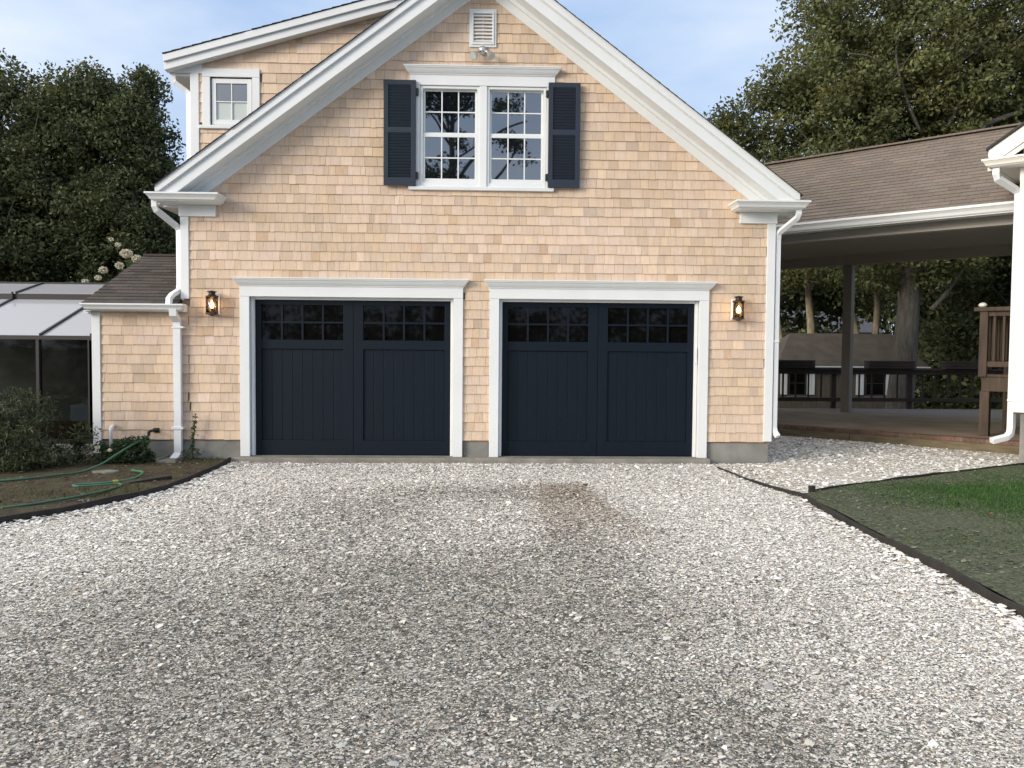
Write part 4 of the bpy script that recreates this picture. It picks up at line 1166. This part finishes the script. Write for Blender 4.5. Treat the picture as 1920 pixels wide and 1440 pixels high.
sk = MB(); sk.box(3.58, 3.64, -2.68, -2.62, -0.12, 0.05); tag(sk.build('edging_stake', M_EDGE, bevel=0.006), 'short black stake at the pointed corner of the lawn', 'stake')

# ------------------------------------------------------------------ grass blades
def blades(P, h, w, cols, r, lean=0.5):
    n = len(P); a = r.uniform(0, 2*np.pi, n); dx, dy = np.cos(a)*w, np.sin(a)*w
    l = r.uniform(0, 2*np.pi, n); k = np.abs(r.normal(0, lean, n))*h
    tip = P+np.stack([np.cos(l)*k, np.sin(l)*k, h], 1)
    A = P.copy(); A[:, 0] -= dx; A[:, 1] -= dy; B = P.copy(); B[:, 0] += dx; B[:, 1] += dy
    V = np.stack([A, B, tip], 1).reshape(-1, 3); F = np.arange(n*3).reshape(-1, 3)
    return V, F, np.repeat(cols, 3, 0)
q = scatter_poly(LAWN, 420000, r); q = q[(q[:, 0] < 9) & (q[:, 1] > -9)]
gp = sm(0.34, 0.78, fbm(q[:, 0], q[:, 1], 41, 0.8, 4)*0.6+np.exp(-(((q[:, 0]-6.4)/2.3)**2+((q[:, 1]+3.3)/1.55)**2))*0.72)
keep = r.random(len(q)) < 0.10+0.90*gp; q = q[keep]; gp = gp[keep]
z = -0.012+0.035*(fbm(q[:, 0], q[:, 1], 5, 1.3, 3)-0.5)
h = (0.010+0.026*gp)*r.uniform(0.5, 1.4, len(q))
c = np.stack([1.0-0.3*gp, 1.0+0*gp, 1.1-0.4*gp], 1)*r.normal(1, 0.2, (len(q), 1))*(0.85+0.15*gp[:, None])
V, F, C = blades(np.stack([q[:, 0], q[:, 1], z], 1), h, 0.0035+0.002*r.random(len(q)), np.clip(c, 0.1, 3), r)
tag(npmesh('lawn_grass', M_GRASS, V, F, C), 'young lawn grass, thin at the edges and bright green in the middle', 'grass', kind='stuff')
q = scatter_poly(LAWN, 60000, r); q = q[(q[:, 0] < 8) & (q[:, 1] > -8)]
mp_ = np.array([[.10,.112,.075],[.145,.165,.108],[.060,.064,.048],[.18,.195,.135],[.090,.076,.054]])
V, F, C = chips(q, 0.012*np.exp(r.normal(0, 0.35, len(q))), mp_[r.integers(0, 5, len(q))]*r.normal(1, 0.15, (len(q), 1)), r); V[:, 2] += 0.062
tag(npmesh('seed_mulch', M_SHELL, V, F, C), 'dark grey green seed mulch covering the bare part of the lawn', 'mulch', kind='stuff')
q = scatter_poly(BED, 40000, r); q = q[(q[:, 0] > -9) & (q[:, 1] > -7)]
bp_ = np.array([[.085,.066,.046],[.055,.045,.034],[.12,.10,.075],[.16,.15,.13],[.07,.075,.04]])
V, F, C = chips(q, 0.010*np.exp(r.normal(0, 0.5, len(q))), bp_[r.integers(0, 5, len(q))]*r.normal(1, 0.18, (len(q), 1)), r); V[:, 2] += 0.035
tag(npmesh('soil_crumbs', M_SHELL, V, F, np.clip(C, 0.01, 1)), 'loose crumbs and small stones on the soil of the left bed', 'soil', kind='stuff')
q = scatter_poly(BED, 90000, r); q = q[(q[:, 0] > -8.5) & (q[:, 1] > -6.5)]
gp = sm(0.42, 0.68, fbm(q[:, 0], q[:, 1], 51, 1.1, 4)); keep = r.random(len(q)) < 0.06+0.8*gp; q = q[keep]; gp = gp[keep]
z = -0.042+0.06*(fbm(q[:, 0], q[:, 1], 6, 1.3, 3)-0.5)
c = np.stack([1.5-0.4*gp, 0.95-0.1*gp, 1.1-0.4*gp], 1)*r.normal(0.75, 0.2, (len(q), 1))
V, F, C = blades(np.stack([q[:, 0], q[:, 1], z], 1), (0.012+0.03*gp)*r.uniform(0.5, 1.5, len(q)), 0.003+0.002*r.random(len(q)), np.clip(c, 0.1, 3), r)
tag(npmesh('bed_weeds', M_GRASS, V, F, C), 'sparse weedy grass on the soil bed left of the driveway', 'grass', kind='stuff')

# ------------------------------------------------------------------ hoses and small things in the bed
def curve(pts, n=10):
    pts = [Vector(p) for p in pts]; out = []
    for i in range(len(pts)-1):
        p0, p1, p2, p3 = pts[max(i-1, 0)], pts[i], pts[i+1], pts[min(i+2, len(pts)-1)]
        for k in range(n):
            t = k/n; out.append(0.5*((2*p1)+(p2-p0)*t+(2*p0-5*p1+4*p2-p3)*t*t+(3*p1-p0-3*p2+p3)*t**3))
    return out+[pts[-1]]
h1 = thing('garden_hose', 'green hose hanging from the spigot and trailing to the left edge', 'hose')
b = MB(); b.tube(curve([(-4.36, -0.135, 0.275), (-4.37, -0.34, 0.245), (-4.39, -0.66, 0.20), (-4.43, -0.96, 0.13), (-4.52, -1.18, 0.04), (-4.66, -1.38, -0.02), (-4.82, -1.64, -0.02), (-5.1, -1.98, -0.02), (-5.6, -2.2, -0.02), (-6.6, -2.35, -0.02), (-8, -2.3, -0.02)]), 0.013, 8)
b.build('tube', M_HOSE, h1, smooth=True)
b = MB(); b.tube([(-4.36, -0.135, 0.29), (-4.36, -0.137, 0.25)], 0.019, 10); b.build('coupling', M_STEEL, h1)
h2 = thing('garden_hose', 'second green hose doubled back on the soil with a yellow coupling', 'hose')
b = MB(); b.tube(curve([(-4.12, -1.24, -0.02), (-4.02, -1.33, -0.015), (-3.90, -1.46, -0.01), (-3.84, -1.70, -0.015), (-3.84, -1.93, -0.02), (-3.92, -2.10, -0.018)]), 0.014, 8); b.build('tube', M_HOSE2, h2, smooth=True)
b = MB(); b.tube(curve([(-3.94, -2.13, -0.016), (-4.05, -2.20, -0.02), (-4.20, -2.26, -0.02), (-4.28, -2.33, -0.02), (-4.20, -2.40, -0.02), (-4.0, -2.33, -0.02), (-3.86, -2.24, -0.02), (-3.79, -2.28, -0.02), (-3.76, -2.45, -0.02), (-3.80, -2.72, -0.02), (-3.92, -3.05, -0.02), (-4.10, -3.38, -0.02), (-4.3, -3.62, -0.02)]), 0.013, 8); b.build('tube', M_HOSE, h2, smooth=True)
b = MB(); b.tube([(-3.915, -2.095, -0.017), (-3.945, -2.135, -0.016)], 0.022, 10); b.build('coupling', M_BRASS, h2)
b = MB(); b.beam((-3.80, -2.16, -0.045), (-3.50, -1.72, -0.035), 0.13, 0.07); b.beam((-3.70, -2.02, -0.008), (-3.53, -1.78, -0.004), 0.05, 0.012)
tag(b.build('wood_plank', M_DARKWOOD, bevel=0.01), 'short dark rotten plank lying in the soil bed', 'plank')
def flat_stone(name, cx, cy, rx, ry, z0, z1, label):
    b = MB(); n = 9; rr = [rng.uniform(0.8, 1.1) for _ in range(n)]
    b.slab([(cx+rx*rr[i]*math.cos(6.283*i/n), cy+ry*rr[i]*math.sin(6.283*i/n)) for i in range(n)], z0, z1)
    return tag(b.build(name, M_STONE, bevel=0.008), label, 'stone')
flat_stone('stepping_stone', -4.42, -1.26, 0.19, 0.10, -0.08, -0.022, 'flat grey stone in the soil in front of the green shrub')
b = MB(); b.box(-4.16, -3.90, -0.42, -0.02, -0.10, -0.012); b.box(-4.16, -4.13, -0.42, -0.02, -0.012, 0.012); b.box(-3.93, -3.90, -0.42, -0.02, -0.012, 0.012)
tag(b.build('splash_block', M_STONE, bevel=0.006), 'concrete splash block under the left downspout', 'splash block')
lf = MB(); lf.add([(4.66, -4.06, 0.03), (4.69, -4.075, 0.04), (4.72, -4.05, 0.032), (4.69, -4.035, 0.045)], [(0,1,3), (1,2,3)])
tag(lf.build('fallen_leaf', mat('red_leaf', (0.24, 0.045, 0.02), 0.7)), 'small red fallen leaf on the green part of the lawn', 'leaf')
# ------------------------------------------------------------------ trees and shrubs
def leafmesh(P, L_, wr, cols, r, droop=0.35, fold=0.25):
    """one folded rhombic leaf (two triangles) at each point"""
    n = len(P)
    a = r.uniform(0, 2*np.pi, n); el = r.normal(-droop, 0.55, n)
    d = np.stack([np.cos(a)*np.cos(el), np.sin(a)*np.cos(el), np.sin(el)], 1)
    u = np.cross(d, r.normal(0, 1, (n, 3))); u /= np.linalg.norm(u, axis=1, keepdims=True)+1e-9
    nn = np.cross(d, u)
    L_ = (L_*r.uniform(0.65, 1.3, n))[:, None]; W_ = L_*wr
    A = P-d*L_*0.5; B = P+u*W_*0.5+nn*W_*fold; T = P+d*L_*0.5; D = P-u*W_*0.5+nn*W_*fold
    V = np.stack([A, B, T, D], 1).reshape(-1, 3)
    b = np.arange(n)*4
    F = np.concatenate([np.stack([b, b+1, b+2], 1), np.stack([b, b+2, b+3], 1)])
    return V, F, np.repeat(cols, 4, 0)
def clump_points(blobs, ncl, nl, csize, r, surf=0.75):
    w_ = np.array([b[3]*b[4]*b[5] for b in blobs])**0.75; w_ = w_/w_.sum()
    k = r.choice(len(blobs), ncl, p=w_); B = np.array([b[:6] for b in blobs])[k]
    d = r.normal(0, 1, (ncl, 3)); d /= np.linalg.norm(d, axis=1, keepdims=True)
    rad = np.where(r.random(ncl) < surf, r.uniform(0.68, 1.0, ncl), r.uniform(0.1, 0.75, ncl))
    C = B[:, :3]+d*rad[:, None]*B[:, 3:6]
    cs = csize*r.uniform(0.6, 1.35, ncl)
    m = np.maximum(6, (nl*(cs/csize)**2*r.uniform(0.6, 1.3, ncl)).astype(int)); idx = np.repeat(np.arange(ncl), m)
    d = r.normal(0, 1, (len(idx), 3)); d /= np.linalg.norm(d, axis=1, keepdims=True)
    off = d*(r.random(len(idx))**0.5)[:, None]*cs[idx][:, None]*np.array([1, 1, 0.62])
    off[:, 2] -= 0.25*(off[:, 0]**2+off[:, 1]**2)/np.maximum(cs[idx], 0.01)
    return C, C[idx]+off, idx
def leafcols(n, idx, ncl, r, warm=0.18):
    cb = r.normal(1, 0.20, ncl)[idx]; yl = (r.random(ncl) < warm)[idx]*r.uniform(0.1, 0.5, n)
    v = cb*r.normal(1, 0.16, n)
    return np.clip(np.stack([v*(1+0.75*yl), v*(1+0.30*yl), v*(1-0.1*yl)], 1), 0.25, 2.4)
def tree(name, label, base, top, r0, blobs, ncl, nl, csize, lsize, mleaf, mbark, seed, limbs=24, group=None, bend=0.3, warm=0.18, forks=(), wr=0.55, cat='tree', low=0.30):
    r = np.random.default_rng(seed); e = thing(name, label, cat, group); e.location = base
    base = np.array(base, float); top = np.array(top, float)
    C, P, idx = clump_points(blobs, ncl, nl, csize, r)
    V, F, Cc = leafmesh(P-base, lsize, wr, leafcols(len(P), idx, ncl, r, warm), r)
    npmesh('crown', mleaf, V, F, Cc, e)
    b = MB(); n = 9; pts = []; w1 = r.uniform(-1, 1, 3)*bend; w2 = r.uniform(-1, 1, 3)*bend
    for i in range(n):
        t = i/(n-1); q = (top-base)*t+w1*math.sin(t*math.pi)+w2*math.sin(t*2*math.pi)*0.5; q[2] = (top-base)[2]*t-0.15*(i == 0); pts.append(q)
    rad = [r0*(1.25 if i == 0 else 1.0)*(1-0.72*i/(n-1)) for i in range(n)]
    b.tube(pts, rad, 12)
    ch = r.permutation(ncl)[:limbs]
    for c in ch:
        g = C[c]-base; t = np.clip((g[2]-r.uniform(0.5, 2.2))/pts[-1][2], low, 0.97); f = t*(n-1); i = min(int(f), n-2); s = pts[i]*(1-(f-i))+pts[i+1]*(f-i)
        rs = rad[i]*0.55*r.uniform(0.5, 1); L_ = np.linalg.norm(g-s); path = []
        j = r.normal(0, 0.07*L_, (2, 3))
        for k in range(7):
            u = k/6; q = s*(1-u)+g*u+j[0]*math.sin(u*math.pi)+j[1]*math.sin(2*math.pi*u)*0.5; q[2] += 0.10*L_*math.sin(u*math.pi); path.append(q)
        b.tube(path, [max(0.012, rs*(1-0.85*k/6)) for k in range(7)], 6, caps=False)
        for _ in range(2):
            k = r.integers(2, 6); q = path[k]; d = r.normal(0, 1, 3); d[2] = abs(d[2])*0.6; d *= L_*0.25/np.linalg.norm(d)
            b.tube([q, q+d*0.5+r.normal(0, 0.05, 3), q+d], [max(0.01, rs*0.3), max(0.008, rs*0.2), 0.006], 5, caps=False)
    for pth, ra in forks:
        b.tube([np.array(p)-base for p in curve(pth, 4)], list(np.linspace(ra, ra*0.4, (len(pth)-1)*4+1)), 8)
    b.build('trunk', mbark, e, smooth=True)
    return e
GZ = -1.5
tree('oak_tree', 'broad dark oak at the far left edge rising behind the greenhouse', (-14.8, 14.5, GZ), (-14.6, 14.5, 8.5), 0.28,
     [(-15.2, 14.5, 6.9, 3.0, 2.6, 3.0), (-14.4, 14.2, 9.5, 0.8, 0.7, 0.8), (-15.3, 14.2, 9.1, 1.0, 0.8, 0.8), (-13.5, 14.2, 8.6, 1.2, 0.9, 1.1), (-14.6, 14, 4.2, 2.6, 2.4, 2.4), (-17.5, 14.5, 6.0, 2.5, 2.5, 3.2)], 620, 135, 0.62, 0.13, M_LEAFD, M_BARK, 101, 40)
tree('oak_tree', 'rounded oak with olive top standing between greenhouse roof and dormer', (-12.0, 15.0, GZ), (-11.9, 15.0, 8.6), 0.30,
     [(-12.1, 15.0, 7.3, 2.2, 2.2, 2.2), (-12.4, 14.6, 4.6, 2.6, 2.4, 2.6), (-12.0, 14.4, 9.2, 1.0, 1.0, 0.6)], 580, 135, 0.62, 0.13, M_LEAFD, M_BARK, 102, 46, warm=0.2,
     forks=[([(-12.4, 13.5, 4.6), (-12.9, 13.1, 6.6), (-12.7, 13.1, 8.2)], 0.03), ([(-11.6, 13.3, 3.6), (-11.0, 13.0, 5.6), (-10.2, 12.9, 6.6)], 0.035), ([(-13.0, 13.2, 3.0), (-13.5, 12.8, 4.6), (-13.2, 12.7, 5.6)], 0.03)])
tree('oak_tree', 'slim dark oak whose crown ends beside the dormer downspout', (-10.6, 14.0, GZ), (-10.4, 14.0, 8.0), 0.22,
     [(-10.2, 14.0, 7.6, 0.85, 1.2, 1.5), (-10.4, 14.0, 4.6, 1.5, 1.7, 2.6), (-10.15, 14.0, 9.3, 0.40, 0.4, 0.5), (-10.9, 14.2, 8.6, 0.8, 0.8, 0.7)], 340, 120, 0.50, 0.125, M_LEAFD, M_BARK, 103, 40)
tree('oak_tree', 'huge spreading oak with a thick grey trunk behind the breezeway', (12.15, 12.6, GZ), (12.75, 12.8, 9.5), 0.42,
     [(13.0, 12.6, 10.8, 4.4, 3.6, 4.2), (9.6, 12.2, 7.6, 2.5, 2.2, 1.7), (12.4, 12.8, 5.8, 4.4, 3.2, 2.5), (16.8, 13.0, 8.6, 3.2, 3.4, 4.4), (10.9, 12.3, 9.6, 2.0, 2.0, 1.7), (7.5, 12.0, 7.6, 1.0, 1.0, 0.9), (8.5, 12.0, 8.8, 1.0, 1.0, 0.8)],
     1250, 140, 0.60, 0.135, M_LEAF, M_BARK, 104, 90, warm=0.15, low=0.52, bend=0.1,
     forks=[([(12.9, 12.2, 2.7), (13.3, 12.1, 3.2), (13.9, 12.0, 4.1), (15.2, 12.0, 5.4)], 0.075), ([(12.0, 11.3, 7.1), (12.9, 10.9, 7.35), (14.0, 10.7, 7.8), (15.6, 10.8, 8.3)], 0.11), ([(12.6, 11.0, 7.6), (12.75, 10.7, 8.4), (12.5, 10.6, 9.3), (12.7, 10.6, 10.2)], 0.06), ([(11.4, 11.3, 8.0), (11.0, 11.0, 8.8), (10.4, 10.8, 9.3), (9.7, 10.8, 9.4)], 0.04), ([(11.9, 11.1, 7.4), (11.3, 10.8, 8.3), (10.9, 10.6, 9.5), (11.4, 10.5, 10.4)], 0.045), ([(11.0, 10.9, 8.8), (11.5, 10.5, 9.6), (12.2, 10.4, 9.9)], 0.025), ([(9.0, 11.2, 7.0), (8.4, 11.0, 7.5), (7.6, 11.0, 7.7)], 0.025)])
tree('dense_tree', 'dense dark tree right of the thick trunk behind the wooden landing', (19.0, 16.5, GZ), (19.0, 16.5, 7), 0.3,
     [(19.0, 16.5, 5.5, 4.0, 2.8, 4.2), (17.2, 15.5, 2.6, 2.2, 1.8, 2.2), (20.5, 15.8, 1.6, 2.6, 2, 2.4)], 480, 85, 0.7, 0.20, M_LEAFD, M_BARK, 105, 20, warm=0.05)
for i, (x, y, lx, r0, lb) in enumerate(((12.35, 21.6, 11.7, 0.20, 'thin leaning pale trunk beyond the shed, nearest the garage corner'), (13.0, 22.0, 13.1, 0.25, 'forked pale trunk above the left half of the shed roof'),
                                      (15.9, 22.3, 14.7, 0.25, 'leaning pale trunk just right of the grey breezeway post'), (16.3, 23.0, 16.0, 0.21, 'straight slim pale trunk above the middle of the shed roof'),
                                      (17.3, 22.0, 17.0, 0.30, 'tan trunk closest to the thick grey trunk behind the shed'))):
    tree('pale_tree', lb, (x, y, GZ), (lx, y+0.2, 6.5), r0, [(lx, y, 7.2, 2.3, 1.8, 2.0), (lx+0.5, y-0.3, 5.0, 1.6, 1.4, 0.9)], 75, 60, 0.62, 0.22, M_LEAF, M_BARKP, 200+i, 10, 'pale trunks beyond the shed', warm=0.3)
def wood(name, label, boxes, ncl, nl, cs, ls, m, seed):
    r = np.random.default_rng(seed); Cs = []
    for b, k in zip(boxes, ncl): Cs.append(r.uniform(b[0::2], b[1::2], (k, 3)))
    C = np.concatenate(Cs); n = len(C); sz = cs*r.uniform(0.6, 1.4, n)
    mm = (nl*r.uniform(0.7, 1.3, n)).astype(int); idx = np.repeat(np.arange(n), mm)
    d = r.normal(0, 1, (len(idx), 3)); d /= np.linalg.norm(d, axis=1, keepdims=True)
    P = C[idx]+d*(r.random(len(idx))**0.5)[:, None]*sz[idx][:, None]
    V, F, Cc = leafmesh(P, ls, 0.6, leafcols(len(P), idx, n, r, 0.1), r)
    return tag(npmesh(name, m, V, F, Cc), label, 'woodland', kind='stuff')
wood('woodland', 'dark mass of trees behind the oaks at the left', [(-30, -5, 22, 27, -1.5, 5.5), (-26, -8, 23, 26, 5, 7.0)], [420, 90], 90, 1.1, 0.30, M_LEAFD, 301)
wood('woodland', 'dark mass of trees and undergrowth beyond the shed', [(8, 34, 24.5, 27, -1.5, 1.6), (9, 36, 27, 33, 3.7, 10), (18, 36, 20, 24, -1.5, 6.5), (27, 45, 24, 32, -1, 9), (13.5, 18.5, 30, 32, 1, 5), (22.5, 25.5, 30, 32, 1, 5)], [190, 450, 170, 120, 35, 30], 80, 1.1, 0.32, M_LEAFD, 302)
wood('woodland', 'far tall trees closing the view beyond the grey-roofed house', [(2, 75, 54, 62, -1.5, 15)], [900], 80, 2.5, 0.62, M_LEAFD, 306)
wood('woodland', 'trees outside the left of the view, west of the greenhouse', [(-34, -26, -4, 10, -0.5, 9)], [260], 80, 1.3, 0.36, M_LEAFD, 307)
wood('woodland', 'hedge and trees across the road, mirrored in the door glass', [(-34, 34, -36, -30, -0.1, 4.2)], [420], 70, 1.2, 0.34, M_LEAFD, 303)
tree('road_tree', 'open branched tree mirrored in the upstairs window', (-2.4, -28.5, -0.14), (-1.5, -28.3, 13.0), 0.34,
     [(-2.4, -28, 14.0, 2.7, 2.0, 1.8), (0.9, -28, 13.0, 0.9, 0.8, 0.6), (1.2, -28, 11.2, 0.5, 0.5, 0.4), (-3.0, -28, 8.9, 2.6, 2.0, 1.7), (2.0, -28, 10.2, 0.5, 0.5, 0.3), (-1.2, -28, 11.2, 0.6, 0.6, 0.4)],
     250, 60, 0.55, 0.2, M_LEAFD, M_BARK, 304, 60,
     forks=[([(-1.6, -28.3, 9.0), (-0.4, -28.2, 10.6), (0.8, -28.1, 11.8), (2.0, -28, 12.2)], 0.10), ([(-1.8, -28.3, 8.4), (0.2, -28.2, 9.2), (1.2, -28, 10.4), (1.4, -28, 11.4)], 0.09)])

def bush(name, label, blobs, ncl, nl, cs, ls, wr, m, seed, cat='shrub', droop=0.0, stems=12, flowers=None):
    r = np.random.default_rng(seed); b0 = np.array(blobs[0][:3]); b0[2] = -0.05
    e = thing(name, label, cat); e.location = tuple(b0)
    C, P, idx = clump_points(blobs, ncl, nl, cs, r, 0.6); P[:, 2] = np.maximum(P[:, 2], -0.02)
    V, F, Cc = leafmesh(P-b0, ls, wr, leafcols(len(P), idx, ncl, r, 0.1), r, droop); npmesh('foliage', m, V, F, Cc, e)
    b = MB()
    for c in r.permutation(ncl)[:stems]:
        g = C[c]-b0; s = np.array([g[0]*0.15, g[1]*0.15, -0.03]); mid = (s+g)/2+r.normal(0, 0.04, 3); b.tube([s, mid, g], [0.011, 0.008, 0.004], 5, caps=False)
    b.build('stem', M_BARK, e)
    if flowers:
        for (x, y, z, q) in flowers:
            n = int(260*q/0.14); d = r.normal(0, 1, (n, 3)); d /= np.linalg.norm(d, axis=1, keepdims=True)
            pp = np.array([x, y, z])-b0+d*q*r.uniform(0.75, 1.0, (n, 1))*np.array([1, 1, 0.8]); cc = np.clip(r.normal(1, 0.08, (n, 1))*np.array([[1, 1, 1]]), 0.6, 1.15)
            V, F, Cc = leafmesh(pp, max(0.02, q*0.33), 0.9, cc, r, 0); npmesh('flower_head', M_FLOWER, V, F, Cc, e)
    return e
bush('juniper_bush', 'feathery dark green juniper in front of the greenhouse', [(-5.72, -0.95, 0.40, 0.62, 0.5, 0.58), (-6.5, -1.0, 0.35, 0.9, 0.6, 0.6), (-5.15, -0.7, 0.22, 0.40, 0.3, 0.26), (-5.9, -1.1, 0.15, 0.8, 0.55, 0.3)], 330, 70, 0.16, 0.075, 0.17, M_NEEDLE, 401, droop=-0.5, stems=26)
bush('garden_shrub', 'small leafy green shrub with a white bloom under the drain pipe', [(-4.54, -0.46, 0.10, 0.27, 0.22, 0.22), (-4.42, -0.36, 0.18, 0.11, 0.10, 0.14), (-4.72, -0.48, 0.06, 0.18, 0.2, 0.18), (-4.24, -0.40, 0.02, 0.16, 0.16, 0.09)], 95, 34, 0.075, 0.050, 0.5, M_SHRUB, 402, stems=16,
     flowers=[(-4.74, -0.78, 0.20, 0.03), (-4.57, -0.82, 0.17, 0.025)])
bush('climbing_weed', 'small dark leafy weed at the foot of the white wing corner board', [(-5.22, -0.30, 0.16, 0.09, 0.08, 0.16), (-5.28, -0.35, 0.0, 0.14, 0.12, 0.08)], 26, 26, 0.06, 0.05, 0.5, M_SHRUB, 403, 'weed', stems=5)
wdd = thing('tall_weed', 'slender tall weed growing against the foundation right of the downspout', 'weed'); wdd.location = (-3.80, -0.10, -0.04)
b = MB(); b.tube([(0, 0, 0), (0.01, 0, 0.2), (0.035, -0.01, 0.42), (0.05, -0.02, 0.62)], [0.006, 0.005, 0.004, 0.002], 6); b.tube([(0, 0, 0), (-0.07, -0.02, 0.08), (-0.10, -0.03, 0.14)], 0.003, 5); b.tube([(0, 0, 0), (0.07, -0.02, 0.10), (0.11, -0.03, 0.15)], 0.003, 5); b.build('stem', M_SHRUB, wdd)
r = np.random.default_rng(404); u = r.random(150); P = np.stack([0.05*u+r.normal(0, 0.017, 150), -0.02*u+r.normal(0, 0.015, 150), 0.12+0.50*u], 1)
P = np.concatenate([P, r.normal(0, 0.03, (70, 3))*np.array([2.2, 0.6, 0.9])+np.array([0.0, -0.02, 0.10])]); P[:, 2] = np.maximum(P[:, 2], 0.01)
V, F, Cc = leafmesh(P, 0.042, 0.45, leafcols(220, np.zeros(220, int), 1, r), r, -0.3); npmesh('foliage', M_SHRUB, V, F, Cc, wdd)
bush('flowering_shrub', 'tall shrub with creamy white flower heads behind the low wing roof', [(-7.45, 6.2, 2.3, 1.0, 0.7, 1.15), (-7.9, 6.3, 1.2, 1.2, 0.8, 1.2)], 120, 40, 0.22, 0.11, 0.55, M_SHRUB, 405, stems=14,
     flowers=[(-6.92, 5.7, 3.24, 0.10), (-7.12, 5.7, 3.34, 0.12), (-7.24, 5.6, 3.50, 0.06), (-7.35, 5.9, 3.12, 0.09), (-7.72, 6.0, 3.03, 0.09), (-7.90, 5.6, 2.76, 0.07), (-7.64, 5.6, 2.84, 0.07), (-7.42, 5.7, 3.62, 0.05)])
